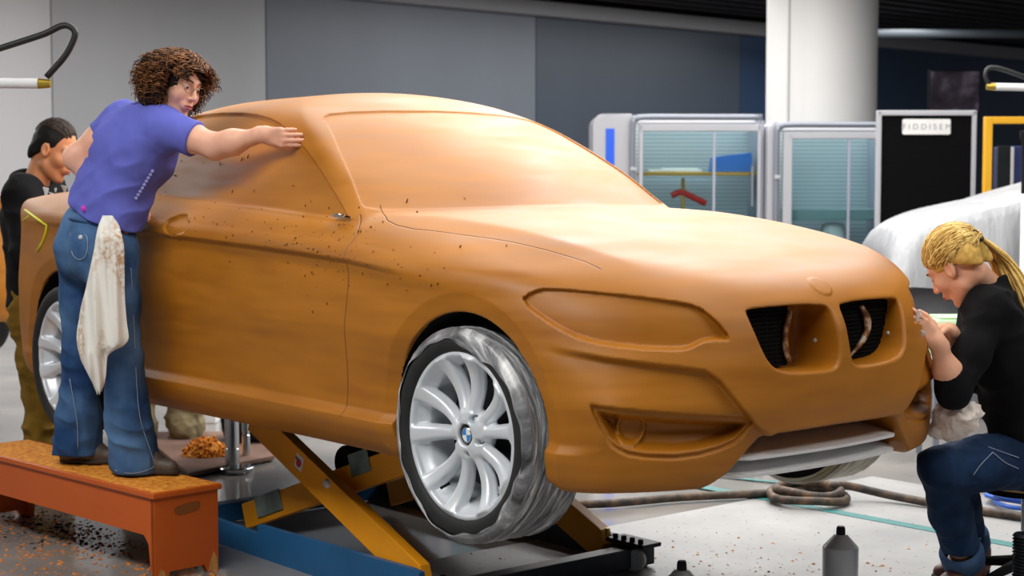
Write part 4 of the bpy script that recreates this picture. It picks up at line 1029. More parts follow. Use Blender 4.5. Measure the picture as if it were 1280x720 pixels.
def strands(n, fn, r, seg=4, steps=14):
    """many tapered hair tubes as one mesh; fn(rng) -> list of points"""
    rg = np.random.default_rng(n); V = []; F = []; global TONE; TONE = []
    for k in range(n):
        tone = rg.random()
        P = np.array(fn(rg)); m = len(P); T = np.gradient(P, axis=0); T /= np.linalg.norm(T, axis=1)[:, None] + 1e-9
        a = np.cross(T, np.array([.3, .5, .81])); a /= np.linalg.norm(a, axis=1)[:, None] + 1e-9; b = np.cross(T, a); i0 = len(V)
        rr = r * (.75 + .5 * rg.random()) * np.sqrt(np.clip(1 - (np.arange(m) / (m - 1)) ** 3, .08, 1))
        for i in range(m):
            for q in range(seg):
                TONE.append(tone); t = 2 * PI * q / seg; V.append(P[i] + (a[i] * math.cos(t) + b[i] * math.sin(t)) * rr[i])
        for i in range(m - 1):
            for q in range(seg): F.append((i0 + i*seg + q, i0 + i*seg + (q+1) % seg, i0 + (i+1)*seg + (q+1) % seg, i0 + (i+1)*seg + q))
    return V, F
def hair_mat(name, dark, mid, light):
    m = M(name, mid, .62, spec=.3); at = m.noise(60, 3); at2 = m.noise(9, 3)
    tn = m.n('Attribute', attribute_name='tone'); f = m.math('ADD', m.math('MULTIPLY', at, .22), m.math('MULTIPLY', at2, .22)); f = m.math('ADD', f, m.math('MULTIPLY', tn.outputs['Fac'], .42)); f = m.math('ADD', f, .08); m.color(m.ramp(f, [(.36, dark), (.5, mid), (.64, light)])); return m.m
VIEW = np.array([5.0437, -3.7761, 1.445])
px = lambda x, y, d: V3(pix(x, y, d))

def strand_mesh(name, VF, m, parent):
    o = np_mesh(name, VF[0], VF[1], m, parent); a = o.data.attributes.new('tone', 'FLOAT', 'POINT'); a.data.foreach_set('value', np.array(TONE, np.float32)); return o
# ---------------------------------------------------------------- first modeller: curly hair, blue T-shirt, on the bench
SK1 = skin('skin_fair', (232, 176, 150))
zb = .335
def woman_a():
    R_hip, L_hip = px(139, 300, 6.06), px(106, 298, 6.25)
    R_kn, L_kn = px(149, 440, 6.08), px(99, 440, 6.30)
    R_an, L_an = px(160, 574, 6.13), px(88, 562, 6.36)
    R_an[2] = zb + .085; L_an[2] = zb + .085
    pel = (R_hip + L_hip) / 2 + np.array([0, 0, .03]); waist = px(142, 238, 6.13); chest = px(166, 182, 6.10)
    R_sh, L_sh = px(211, 157, 5.97), px(153, 150, 6.24); neck0 = px(190, 136, 6.10)
    R_el, R_wr = px(271, 179, 5.90), px(336, 171, 5.785); L_el, L_wr = px(97, 193, 6.24), px(152, 250, 6.22)
    tip = np.array([.150, -.645, 1.617])
    fwd = np.array([0, 1., 0])
    hc = px(222, 104, 6.06)
    # face turned along the car and a little towards the viewer, head bent down and leaning
    CR = V3(list(RT)); CFW = V3(list(FW)); UP = np.array([0, 0, 1.])
    f = CR * .80 - CFW * .55 - UP * .30; up0 = UP * .93 + CR * .34
    R = frame(f, up0); sc = .98
    hg = head_grp(hc, R, sc)
    nk = Grp(.03); nk.cone(hc + R @ V3((0, -.02, -.06)) * sc, neck0 + np.array([0, 0, -.02]), .050, .056)
    def torso(o=0.0):
        g = Grp(.07); side = (R_sh - L_sh); side /= np.linalg.norm(side)
        for a, wc, ww, wh in ((1, .072, .058, .072), (-1, .072, .058, .072)):
            g.cone(chest + side * a * wc, waist + side * a * ww, .098 + o, .088 + o)
            g.cone(waist + side * a * ww, pel + side * a * wh, .088 + o, .112 + o)
        g.cone(R_sh - side * .03 - UP * .01, chest + side * .06, .062 + o, .09 + o); g.cone(L_sh + side * .03 - UP * .01, chest - side * .06, .062 + o, .09 + o)
        g.cone(R_sh - side * .03, L_sh + side * .03, .055 + o, .055 + o); g.cone(neck0, chest, .055 + o, .09 + o)
        for a in (1, -1): g.cone(chest + side * a * .07 + fwd * .075 - UP * .01, chest + side * a * .07 + fwd * .06 - UP * .05, .052 + o, .05 + o)
        return g
    tg = torso(-.012)
    arm = Grp(.05); arm.chain([R_sh, R_sh * .5 + R_el * .5, R_el], [.054, .047, .0405]); arm.chain([R_el, R_el * .65 + R_wr * .35, R_wr], [.0395, .0385, .0265])
    arl = Grp(.05); arl.chain([L_sh, L_sh * .5 + L_el * .5, L_el], [.054, .048, .041]); arl.chain([L_el, L_el * .65 + L_wr * .35, L_wr], [.041, .040, .027])
    # hand hangs from the wrist, knuckles low and towards the viewer, straight fingers meeting the pillar
    hf = CR * .80 - UP * .14 - CFW * .42; hf /= np.linalg.norm(hf); hn = -CFW * .8 - UP * .20; hn = hn - hf * (hn @ hf); hn /= np.linalg.norm(hn); MC = .62
    R_wr = tip - (hf * .083 + (hf * math.cos(MC) - hn * math.sin(MC)) * .068) * .98 - hn * .004
    arm = Grp(.05); arm.chain([R_sh, R_sh * .5 + R_el * .5, R_el], [.054, .047, .0405]); arm.chain([R_el, R_el * .65 + R_wr * .35, R_wr], [.0395, .0385, .0265])
    h1 = hand_grp(R_wr, hf, hn, .98, (MC, MC + .02, MC + .05, MC + .1), .05, .35, left=False, spread=.02, tcurl=.25)
    h2 = hand_grp(L_wr, CR * .95 - UP * .25 + CFW * .06, UP * .75 + CFW * .1, .95, (.45, .5, .55, .6), .35, .5, left=True, spread=.08)
    lg = Grp(.03)
    for hp, kn, an in ((R_hip, R_kn, R_an), (L_hip, L_kn, L_an)): lg.chain([hp, kn, an], [.085, .058, .042])
    groups = [hg, nk, tg, arm, arl, h1, h2, lg]
    F = union(groups, .018)
    body = mesh_groups('person', F, groups, .0042, SK1)
    tag(body, 'curly-haired person in blue T-shirt standing on the bench, arm stretched to the clay windshield pillar', 'person')
    head_parts(body, hc, R, sc, lip=(186, 92, 84), brow=(84, 54, 34))
    # shirt
    sg = torso(.010); sl = Grp(.03)
    d1 = R_el - R_sh; d1 /= np.linalg.norm(d1); d2 = L_el - L_sh; d2 /= np.linalg.norm(d2)
    sl.cone(R_sh - d1 * .03, R_sh + d1 * .135, .066, .066); sl2 = Grp(.03); sl2.cone(L_sh - d2 * .03, L_sh + d2 * .10, .066, .066)
    hem = px(133, 270, 6.13); axis = (chest - pel); axis /= np.linalg.norm(axis)
    ncut = neck0 + UP * .028
    def FS(x, y, z):
        d = smin(smin(sg(x, y, z), sl(x, y, z), .04), sl2(x, y, z), .04)
        q1 = (x - R_sh[0]) * d1[0] + (y - R_sh[1]) * d1[1] + (z - R_sh[2]) * d1[2]
        q2 = (x - L_sh[0]) * d2[0] + (y - L_sh[1]) * d2[1] + (z - L_sh[2]) * d2[2]
        near1 = np.sqrt((x - R_sh[0])**2 + (y - R_sh[1])**2 + (z - R_sh[2])**2) < .22; near2 = np.sqrt((x - L_sh[0])**2 + (y - L_sh[1])**2 + (z - L_sh[2])**2) < .20
        t = (x - hem[0]) * axis[0] + (y - hem[1]) * axis[1] + (z - hem[2]) * axis[2]
        d = d - folds((x + z * .5, y - z * .3, z - .5 * x), .0095, 8, 8, 13, 3) * sstep(.40, .10, t) - folds((x, y, z), .003, 16, 16, 9, 7)
        d = np.where(near1, smax(d, q1 - .128, .006), d); d = np.where(near2, smax(d, q2 - .095, .006), d)
        d = smax(d, -(t - .010 - .012 * np.sin(x * 9 + y * 7)), .008)
        dn = np.sqrt((x - ncut[0])**2 + (y - ncut[1])**2 + (z - ncut[2])**2) - .070
        return smax(d, -dn, .006)
    SH = knit('blue_jersey', (100, 106, 194), .85, .06)
    so = mesh_groups('shirt', FS, [sg, sl, sl2], .0055, SH, body)
    # jeans
    jg = Grp(.05); side = (R_hip - L_hip); side /= np.linalg.norm(side)
    for a in (1, -1):
        jg.cone(pel + side * a * .062 + UP * .03, pel + side * a * .07 - UP * .05, .108, .118)
        jg.cone(pel + side * a * .065 - fwd * .055 - UP * .05, pel + side * a * .065 - fwd * .05 - UP * .09, .085, .082)
    jr = Grp(.03); jl = Grp(.03)
    for g, hp, kn, an in ((jr, R_hip, R_kn, R_an), (jl, L_hip, L_kn, L_an)):
        low = an.copy(); low[2] = zb + .02; low = low + CR * .012
        g.chain([hp - UP * .03, hp * .5 + kn * .5, kn, kn * .45 + low * .55, low], [.102, .086, .070, .080, .100])
    def FJ(x, y, z):
        d = smin(jg(x, y, z), smin(jr(x, y, z), jl(x, y, z), .006), .035)
        t = (z - zb)
        d = d - folds((x, y, z + .4 * x), .006, 8, 8, 14, 5) * (.35 + sstep(.5, .05, t) + .8 * np.exp(-((z - R_kn[2]) / .12) ** 2)) - folds((x, y, z), .0025, 20, 20, 6, 2)
        d = smax(d, (zb + .022 + .018 * np.sin(x * 6 + 1)) - z, .006)
        q = (x - hem[0]) * axis[0] + (y - hem[1]) * axis[1] + (z - hem[2]) * axis[2]
        return smax(d, q - .035, .008)
    JM = denim('blue_denim', (36, 66, 110), (88, 124, 166))
    jo = mesh_groups('jeans', FJ, [jg, jr, jl], .0055, JM, body)
    def on_surface(F, p, dr):
        """march from outside along dr until the cloth is met"""
        p = V3(p); dr = V3(dr) / np.linalg.norm(dr)
        for _ in range(80):
            v = float(F(*[np.array([c_]) for c_ in p])[0])
            if v < .001: break
            p = p + dr * max(v * .6, .0008)
        return p if np.linalg.norm(p - px(130, 350, 6.1)) < 1.2 else None
    cam = VIEW
    def seen(x, y, F): 
        q = px(x, y, 5.4); r = on_surface(F, q, q - cam); return None if r is None else r + (cam - r) / np.linalg.norm(cam - r) * .003
    stitch = mat('stitch_pale', (150, 160, 176), .8)
    for nm, pts in (('leg_seam', [(163, 330), (166, 400), (168, 470), (172, 520), (184, 560), (192, 586)]), ('leg_seam', [(84, 470), (92, 520), (93, 560), (91, 574)]),
                    ('pocket_stitching', [(88, 288), (90, 312), (99, 320), (108, 312), (108, 290), (88, 286)]), ('hem_stitching', [(62, 571), (78, 575), (98, 576), (112, 572)]), ('hem_stitching', [(139, 586), (160, 590), (182, 585), (196, 576)])):
        P = [p_ for p_ in (seen(x, y, FJ) for x, y in pts) if p_ is not None]
        if len(P) < 3: continue
        B().tube(catmull(P, 6), .0015, 6).done(nm, stitch, jo, smooth=True)
    p = seen(101, 292, FJ); B().lathe([(0, .004), (.007, .003), (.009, 0)], seg=14).done('pocket_button', STEEL, jo).matrix_basis = Matrix.Translation(p) @ V3_to_rot(cam - p)
    belt = [p_ for p_ in (seen(x, y, FJ) for x, y in ((88, 269), (100, 272), (120, 276), (140, 281), (155, 285))) if p_ is not None]
    B().tube(catmull(belt, 5), .005, 6).done('waistband', denim('dark_denim', (30, 52, 88), (52, 80, 118)), jo, smooth=True)
    p = seen(106, 256, FS); B().lathe([(0, .006), (.010, .004), (.012, 0), (0, 0)], seg=12).done('pink_tag', mat('tag_pink', (206, 50, 190), .5), so).matrix_basis = Matrix.Translation(p) @ V3_to_rot(cam - p)
    for k in range(9):                                                     # pale print down the side of the shirt
        p = seen(171 + 2.6 * k, 243 - 4.2 * k, FS)
        if p is not None: B().lathe([(0, .0025), (.006, .002), (.007, 0)], seg=8).done('shirt_print', mat('print_pale', (150, 152, 214), .8), so).matrix_basis = Matrix.Translation(p) @ V3_to_rot(cam - p)
    # shoes
    SM = M('shoe_leather', (84, 72, 62), .55).vary(18, .3).m; SO = mat('shoe_sole', (58, 46, 38), .8)
    rh = px(146, 590, 6.15); rt_ = px(221, 591, 6.09); rh[2] = rt_[2] = zb
    dr = (rt_ - rh) / np.linalg.norm(rt_ - rh); shoe('shoe', rh, rh + dr * .25, UP, SM, SO, body)
    lh = px(76, 577, 6.36); lt_ = px(134, 577, 6.34); lh[2] = lt_[2] = zb; dl = (lt_ - lh) / np.linalg.norm(lt_ - lh); shoe('shoe', lh, lh + dl * .245, UP, SM, SO, body)
    # glasses
    GM = mat('glasses_wire', (150, 120, 80), .3, .9); fr = B()
    for sx in (-1, 1):
        ring_ = [head_pt(hc, R, sc, (sx * .033 + .0235 * math.cos(a), .108 - .10 * abs(sx * .033 + .0235 * math.cos(a) ) * .55, .010 + .0165 * math.sin(a))) for a in np.linspace(0, 2 * PI, 25)]
        fr.tube(ring_, .0011, 6, cap=False)
        fr.tube([head_pt(hc, R, sc, q) for q in ((sx * .057, .103, .014), (sx * .074, .080, .016), (sx * .080, .0, .014))], .0011, 6)
    fr.tube([head_pt(hc, R, sc, q) for q in ((-.0095, .107, .014), (0, .110, .017), (.0095, .107, .014))], .0011, 6)
    fr.done('glasses', GM, body, smooth=True)
    # curls
    def Hcap(x, y, z):
        p = np.stack([x - hc[0], y - hc[1], z - hc[2]], -1) @ R / sc
        d = d_ell(p[:, 0], p[:, 1], p[:, 2], (0, -.010, .044), (.094, .102, .098))
        d = smin(d, d_ell(np.abs(p[:, 0]), p[:, 1], p[:, 2], (.066, -.040, -.038), (.046, .068, .080)), .03)
        d = smin(d, d_ell(p[:, 0], p[:, 1], p[:, 2], (0, -.085, -.035), (.085, .050, .085)), .03)
        cut = d_ell(p[:, 0], p[:, 1], p[:, 2], (0, .125, -.028), (.064, .088, .104)); d = smax(d, -cut, .02)
        n = vnoise(x * 55, y * 55, z * 55) + .6 * vnoise(x * 110, y * 110, z * 110)
        return (d * sc - .006 * n)
    hgp = Grp(); hgp.fn(Hcap, hc - .20, hc + .20)
    HM = hair_mat('curly_brown_hair', (34, 20, 14), (92, 56, 30), (150, 98, 56))
    hair = mesh_groups('hair', lambda x, y, z: hgp(x, y, z), [hgp], .005, HM, body, lip=1.8)
    def curl(rg):
        while True:
            v = rg.normal(size=3); v /= np.linalg.norm(v)
            if v[1] > .45 and v[2] < .30: continue
            if v[2] < -.75: continue
            break
        base = np.array([v[0] * .094, -.012 + v[1] * .103, .044 + v[2] * .099]); L = .05 + .05 * rg.random(); turns = 1.6 + 1.6 * rg.random(); ph = rg.random() * 6.28; rad = .006 + .005 * rg.random()
        down = R.T @ np.array([0, 0, -1.]); d = v * .55 + down * .75 + np.array([v[0] * .5, -.15, 0]); d /= np.linalg.norm(d)
        a = np.cross(d, [.2, .3, .9]); a /= np.linalg.norm(a); b_ = np.cross(d, a); out = []
        for i in range(15):
            t = i / 14; ang = ph + turns * 2 * PI * t; rr = rad * min(1, t * 3 + .2)
            q = base + v * .004 + d * L * t + a * rr * math.cos(ang) + b_ * rr * math.sin(ang)
            if q[1] > .045 and abs(q[0]) < .062 and q[2] < .085: q[1] = min(q[1], .045 + .03 * (q[2] > .07)); q[0] = math.copysign(max(abs(q[0]), .066), v[0])
            out.append(hc + R @ (q * sc))
        return out
    strand_mesh('curls', strands(1900, curl, .0023), HM, hair)
    return dict(R=R, hc=hc, FJ=FJ, seen=seen, FS=FS, cam=cam)
def V3_to_rot(d):
    return Vector(tuple(d)).to_track_quat('Z', 'Y').to_matrix().to_4x4()
WA = woman_a()
# rag hanging from the back pocket
def rag():
    FJ, seen, cam = WA['FJ'], WA['seen'], WA['cam']
    cl = Curve([(265, 129), (280, 123), (310, 117), (350, 108), (390, 98), (420, 94), (440, 97), (465, 108), (487, 118)])
    cr = Curve([(265, 141), (280, 150), (310, 155), (360, 155), (400, 157), (418, 159), (427, 154), (434, 140), (442, 132), (470, 129), (487, 123)]); ny, nx = 74, 48; V = []
    for i in range(ny + 1):
        t = i / ny
        for j in range(nx + 1):
            u = j / nx * 2 - 1; y = 265 + 222 * t + 3 * math.sin(u * 6) * t; a, b_ = float(cl(y)), float(cr(y)); x = (a + b_) / 2 + (b_ - a) / 2 * u
            d = 5.905 + .045 * max(0, 1 - t * 8) - .012 * t + (.016 * math.sin(x * .22 + y * .012) + .009 * math.sin(x * .47 - y * .02 + 1)) * (.5 + .5 * t) + .02 * abs(u) ** 2
            V.append(px(x, y, d))
    F = [(i*(nx+1)+j, (i+1)*(nx+1)+j, (i+1)*(nx+1)+j+1, i*(nx+1)+j+1) for i in range(ny) for j in range(nx)]
    m = M('stained_cotton', (232, 226, 216), .85, spec=.1, Subsurface_Weight=.1)
    st = m.noise(9, 5, aniso=(1, 1, .5)); sp = m.noise(60, 4)
    sx = m.n('SeparateXYZ'); m.l(m.coords(), sx.inputs[0])
    # clay stains, strongest on the side away from the leg
    f = m.math('MULTIPLY', m.ramp(st, [(.50, (0, 0, 0)), (.66, (255, 255, 255))]), m.ramp(sp, [(.40, (20, 20, 20)), (.62, (230, 230, 230))]))
    m.color(m.mix(f, (234, 228, 220), (176, 116, 44))); m.bump(m.noise(14, 4), .2, .01)
    o = np_mesh('cotton_rag', V, F, m.m)
    mo = o.modifiers.new('thick', 'SOLIDIFY'); mo.thickness = .003; mo.offset = 0
    tag(o, 'long white stained rag hanging from the standing person\'s back pocket', 'rag')
rag()
# ---------------------------------------------------------------- second modeller: fair ponytail, black top, on the stool
SK2 = skin('skin_rosy', (236, 178, 146))
def woman_b():
    CR = V3(list(RT)); CFW = V3(list(FW)); UP = np.array([0, 0, 1.])
    hc = px(1197, 328, 5.38); sc = .98
    R = frame(-CR * .64 + CFW * .56 - UP * .72, UP * .85 - CR * .38 + CFW * .2)
    L_sh, R_sh = px(1238, 385, 5.28), px(1232, 372, 5.60); neck0 = px(1238, 352, 5.44)
    chest = px(1258, 432, 5.46); waist = px(1276, 498, 5.52); pel = px(1288, 560, 5.56)
    L_el, R_el = px(1196, 486, 5.16), px(1205, 470, 5.58)
    L_wr, R_wr = px(1174, 424, 5.10), px(1188, 410, 5.24)
    L_hip, R_hip = px(1284, 572, 5.46), px(1296, 568, 5.70); L_kn, R_kn = px(1180, 583, 5.30), px(1192, 580, 5.62)
    L_an, R_an = px(1213, 690, 5.58), px(1220, 672, 5.86); L_an[2] = R_an[2] = .105
    tool = px(1148, 395, 5.06)
    hg = head_grp(hc, R, sc); nk = Grp(.03); nk.cone(hc + R @ V3((0, -.03, -.055)) * sc, neck0 - UP * .02, .048, .056)
    side = (R_sh - L_sh) / np.linalg.norm(R_sh - L_sh)
    def torso(o):
        g = Grp(.07)
        for a in (1, -1):
            g.cone(chest + side * a * .075, waist + side * a * .060, .096 + o, .088 + o); g.cone(waist + side * a * .060, pel + side * a * .07, .088 + o, .105 + o)
            g.cone(chest + side * a * .07 - CR * .06, chest + side * a * .07 - CR * .06 - UP * .05, .055 + o, .05 + o)
        g.cone(R_sh - side * .03, chest + side * .06, .06 + o, .09 + o); g.cone(L_sh + side * .03, chest - side * .06, .06 + o, .09 + o)
        g.cone(R_sh - side * .03, L_sh + side * .03, .054 + o, .054 + o); g.cone(neck0, chest, .052 + o, .09 + o); return g
    al = Grp(.045); al.chain([L_sh, (L_sh + L_el) / 2, L_el], [.052, .045, .039]); al.chain([L_el, L_el * .6 + L_wr * .4, L_wr], [.039, .037, .0265])
    ar = Grp(.045); ar.chain([R_sh, (R_sh + R_el) / 2, R_el], [.052, .045, .039]); ar.chain([R_el, R_el * .6 + R_wr * .4, R_wr], [.039, .037, .0265])
    h1 = hand_grp(L_wr, (tool + UP * -.012 + CFW * .02) - L_wr, -CFW * .70 - CR * .35 + UP * .35, .93, (.20, .28, .38, .5), .22, .5, left=False, spread=.06)
    h2 = hand_grp(R_wr, (tool + UP * .012) - R_wr, UP * .80 - CFW * .5 - CR * .2, .93, (.30, .35, .45, .55), .28, .45, left=False, spread=.05)
    lg = Grp(.03)
    for a, b, c in ((L_hip, L_kn, L_an), (R_hip, R_kn, R_an)): lg.chain([a, b, c], [.085, .055, .040])
    groups = [hg, nk, torso(-.012), al, ar, h1, h2, lg]
    body = mesh_groups('person', union(groups, .016), groups, .0042, SK2)
    tag(body, 'fair-haired person with ponytail in black top and jeans, sitting and scraping the clay headlight', 'person')
    head_parts(body, hc, R, sc, iris=(80, 110, 140), lip=(196, 110, 96), brow=(150, 112, 60))
    # black top with three-quarter sleeves
    tg = torso(.012); sl = Grp(.04); sl.chain([L_sh, (L_sh + L_el) / 2, L_el], [.062, .056, .051]); e1 = L_el * .62 + L_wr * .38; fl = Grp(.02); fl.cone(L_el, e1 * 1.15 - L_el * .15, .051, .046)
    sr = Grp(.04); sr.chain([R_sh, (R_sh + R_el) / 2, R_el], [.062, .056, .051]); e2 = R_el * .6 + R_wr * .4; fr_ = Grp(.02); fr_.cone(R_el, e2 * 1.15 - R_el * .15, .051, .045)
    d1 = (L_wr - L_el) / np.linalg.norm(L_wr - L_el); d2 = (R_wr - R_el) / np.linalg.norm(R_wr - R_el); hem = pel + UP * .055; ncut = neck0 + UP * .030 - CR * .012
    def FS(x, y, z):
        b1 = sl(x, y, z); b2 = sr(x, y, z)
        f1 = smax(fl(x, y, z), (x - e1[0]) * d1[0] + (y - e1[1]) * d1[1] + (z - e1[2]) * d1[2], .005); f2 = smax(fr_(x, y, z), (x - e2[0]) * d2[0] + (y - e2[1]) * d2[1] + (z - e2[2]) * d2[2], .005)
        d = smin(smin(tg(x, y, z), smin(b1, f1, .03), .035), smin(b2, f2, .03), .035)
        d = d - folds((x + .4 * z, y, z - .4 * x), .007, 9, 9, 13, 11)
        d = smax(d, hem[2] + .01 * np.sin(x * 11) - z, .008)
        return smax(d, -(np.sqrt((x - ncut[0])**2 + (y - ncut[1])**2 + (z - ncut[2])**2) - .066), .006)
    mesh_groups('black_top', FS, [tg, sl, sr, fl, fr_], .006, knit('black_jersey', (18, 18, 20), .9, .2), body)
    # jeans with turned-up cuff
    jg = Grp(.05); jl = Grp(.03); jr = Grp(.03)
    for a in (1, -1): jg.cone(pel + side * a * .06 + UP * .04, pel + side * a * .075 - UP * .03 + CR * .05, .105, .112)
    for g, hp, kn, an in ((jl, L_hip, L_kn, L_an), (jr, R_hip, R_kn, R_an)):
        low = an * .93 + kn * .07; g.chain([hp, (hp + kn) / 2, kn, (kn + low) / 2, low], [.100, .088, .070, .066, .060])
    cz = L_an[2] + .055
    def FJ(x, y, z):
        d = smin(jg(x, y, z), smin(jl(x, y, z), jr(x, y, z), .006), .04)
        d = d - folds((x + .5 * z, y, z), .006, 10, 10, 12, 4) - folds((x, y, z), .0025, 22, 22, 8, 6)
        return smax(smax(d, cz - z, .006), z - (hem[2] + .035), .008)
    jo = mesh_groups('jeans', FJ, [jg, jl, jr], .006, denim('deep_denim', (18, 34, 58), (40, 66, 102)), body)
    for kn, an in ((L_kn, L_an), (R_kn, R_an)):
        ax = (an - kn) / np.linalg.norm(an - kn); c0 = kn + (an - kn) * .86
        P = [(.060, -.02), (.072, -.018), (.078, .0), (.076, .05), (.070, .058), (.062, .055)]
        B().lathe(P, (0, 0, 0), 32).done('cuff', denim('cuff_denim', (40, 62, 96), (84, 112, 150)), jo, smooth=True).matrix_basis = Matrix.Translation(c0) @ V3_to_rot(ax)
    SM = M('ankle_boot', (86, 48, 40), .5).vary(16, .25).m; SO = mat('boot_sole', (30, 26, 24), .8)
    for an in (L_an, R_an):
        h = an - CR * -.05 + CFW * .0; h = np.array([h[0], h[1], .008]); fdir = -CR * .86 - CFW * .5; shoe('shoe', h, h + fdir * .25, UP, SM, SO, body)
    # back pocket line
    cam = VIEW
    def seen(x, y, F):
        q = px(x, y, 4.6); dr = (q - cam) / np.linalg.norm(q - cam)
        for _ in range(120):
            v = float(F(*[np.array([c_]) for c_ in q])[0])
            if v < .001: return q - dr * .003
            q = q + dr * max(v * .6, .0008)
        return None
    st = mat('stitch_pale', (140, 152, 172), .8)
    for pts in ([(1222, 592), (1232, 578), (1246, 563)], [(1246, 563), (1262, 576), (1279, 584)], [(1240, 556), (1262, 564), (1279, 570)]):
        P = [q for q in (seen(x, y, FJ) for x, y in pts) if q is not None]
        if len(P) == 3: B().tube(catmull(P, 5), .0018, 6).done('pocket_stitching', st, jo, smooth=True)
    # hair: smooth cap swept back, strands, band, ponytail
    def Hcap(x, y, z):
        p = np.stack([x - hc[0], y - hc[1], z - hc[2]], -1) @ R / sc
        X = np.abs(p[:, 0]); d = d_ell(X, p[:, 1], p[:, 2], (0, -.020, .046), (.086, .108, .098))
        d = smin(d, d_ell(X, p[:, 1], p[:, 2], (.045, -.062, -.012), (.040, .045, .06)), .03)
        hl = -.005 + .20 * np.clip(p[:, 1] + .02, 0, .2) + 3.0 * np.clip(p[:, 1] - .045, 0, .1) - .9 * np.clip(-p[:, 1] - .03, 0, .1)
        d = smax(d, hl - p[:, 2], .012); n = vnoise(p[:, 0] * 60, p[:, 1] * 9, p[:, 2] * 60)
        return (d - .0022 * n) * sc
    HM = hair_mat('fair_hair', (140, 100, 40), (210, 168, 84), (244, 216, 140))
    g = Grp(); g.fn(Hcap, hc - .2, hc + .2); hair = mesh_groups('hair', lambda x, y, z: g(x, y, z), [g], .0045, HM, body, lip=1.8); a_ = hair.data.attributes.new('tone', 'FLOAT', 'POINT'); a_.data.foreach_set('value', np.full(len(hair.data.vertices), .45, np.float32))
    knot = V3((0, -.125, .035))
    def strand(rg):
        ph = (rg.random() - .5) * 2; u0 = rg.random()
        # start on the hairline, run over the scalp to the knot
        low = rg.random() < .5; th = ph * 1.75
        if low:
            sd = 1 if ph > 0 else -1; side_ = Curve([(0, .052), (.45, -.012), (1, -.098)]); zz_ = Curve([(0, .045), (.45, .022), (1, -.045)])
            start = np.array([sd * (.084 - .03 * u0 ** 3), float(side_(u0)), float(zz_(u0)) + .02 * rg.random()])
        else: start = np.array([math.sin(th) * .082, .085 * math.cos(th) - .01, .070 - .055 * abs(math.sin(th)) ** 2 + .03 * u0])
        out = []
        for i in range(12):
            t = i / 11; q = start * (1 - t) + knot * t; q = q + np.array([0, 0, (.010 if low else .055 * (1 - .5 * abs(math.sin(th)))) * math.sin(PI * t)])
            c0 = np.array([0, -.020, .046]); v = (q - c0) / np.array([.086, .108, .098]); n = np.linalg.norm(v)
            if t < .9: q = c0 + v / max(n, 1e-6) * np.array([.086, .108, .098]) * ((1.05 if low else 1.006) + .035 * rg.random() ** 2)
            out.append(hc + R @ (q * sc))
        return out
    strand_mesh('hair_strands', strands(1300, strand, .0020), HM, hair)
    kw = hc + R @ (knot * sc)
    B().lathe([(.021 + .005 * math.cos(a), .006 * math.sin(a)) for a in np.linspace(0, 2 * PI, 13)], seg=24).done('hair_band', mat('band_black', (20, 18, 18), .7), hair, smooth=True).matrix_basis = Matrix.Translation(kw) @ V3_to_rot(R @ V3((0, -1, .1)))
    tail = catmull([kw, px(1247, 312, 5.46), px(1262, 338, 5.45), px(1276, 372, 5.43), px(1290, 412, 5.42)], 5)
    def tl(rg):
        a = rg.random() * 6.28; r = rg.random() ** .5; L = .75 + .3 * rg.random(); out = []
        for i in range(16):
            t = i / 15 * L * (len(tail) - 1); j = min(int(t), len(tail) - 2); q = V3(tail[j]) * (1 - (t - j)) + V3(tail[j + 1]) * (t - j)
            w = (.012 + .056 * math.sin(min(1, i / 15 * 1.3) * PI * .62)) * r
            out.append(q + (R[:, 0] * math.cos(a) + (R[:, 1] * .3 + R[:, 2]) * math.sin(a)) * w)
        return out
    strand_mesh('ponytail', strands(620, tl, .0034), HM, hair)
    return tool
TOOL = woman_b()
# toothed scraper in the hands
CRv = V3(list(RT)); t = thing('clay_scraper', 'small pale toothed scraper pinched against the clay headlight', 'scraper', tuple(TOOL))
b = B(); b.box((0, 0, 0), (.010, .010, .062), .002)
for k in range(5): b.box((.008, 0, -.024 + .012 * k), (.009, .008, .005))
o = b.done('blade', mat('scraper_bone', (214, 204, 192), .5), t); o.rotation_euler = (0, .18, GRZ)
o = B().box((.02, 0, -.045), (.05, .014, .045), .005).done('grip', mat('scraper_grip', (176, 172, 176), .5), t); o.rotation_euler = (0, .5, GRZ)
# crumpled cloth in the lap
g = Grp(.03); c0 = px(1196, 527, 5.24); rg = random.Random(2)
for k in range(16): a = rg.random() * 6.28; e = V3((math.cos(a) * .055, math.sin(a) * .045, (rg.random() - .45) * .10)); g.cone(c0 + e, c0 + e * .2 + V3((0, 0, .01)), .016 + .014 * rg.random(), .034)
FR = lambda x, y, z: g(x, y, z) - folds((x, y, z), .010, 24, 24, 24, 3) - folds((x, y, z), .004, 60, 60, 60, 3)
RM = M('white_cotton', (226, 214, 206), .85, spec=.1); RM.color(RM.ramp(RM.noise(12, 4), [(.42, (246, 238, 232)), (.62, (232, 208, 188))]))
tag(mesh_groups('lap_cloth', FR, [g], .0045, RM.m, pad=.05, lip=2.0), 'crumpled whitish cloth bundled on the lap of the seated person', 'cloth')
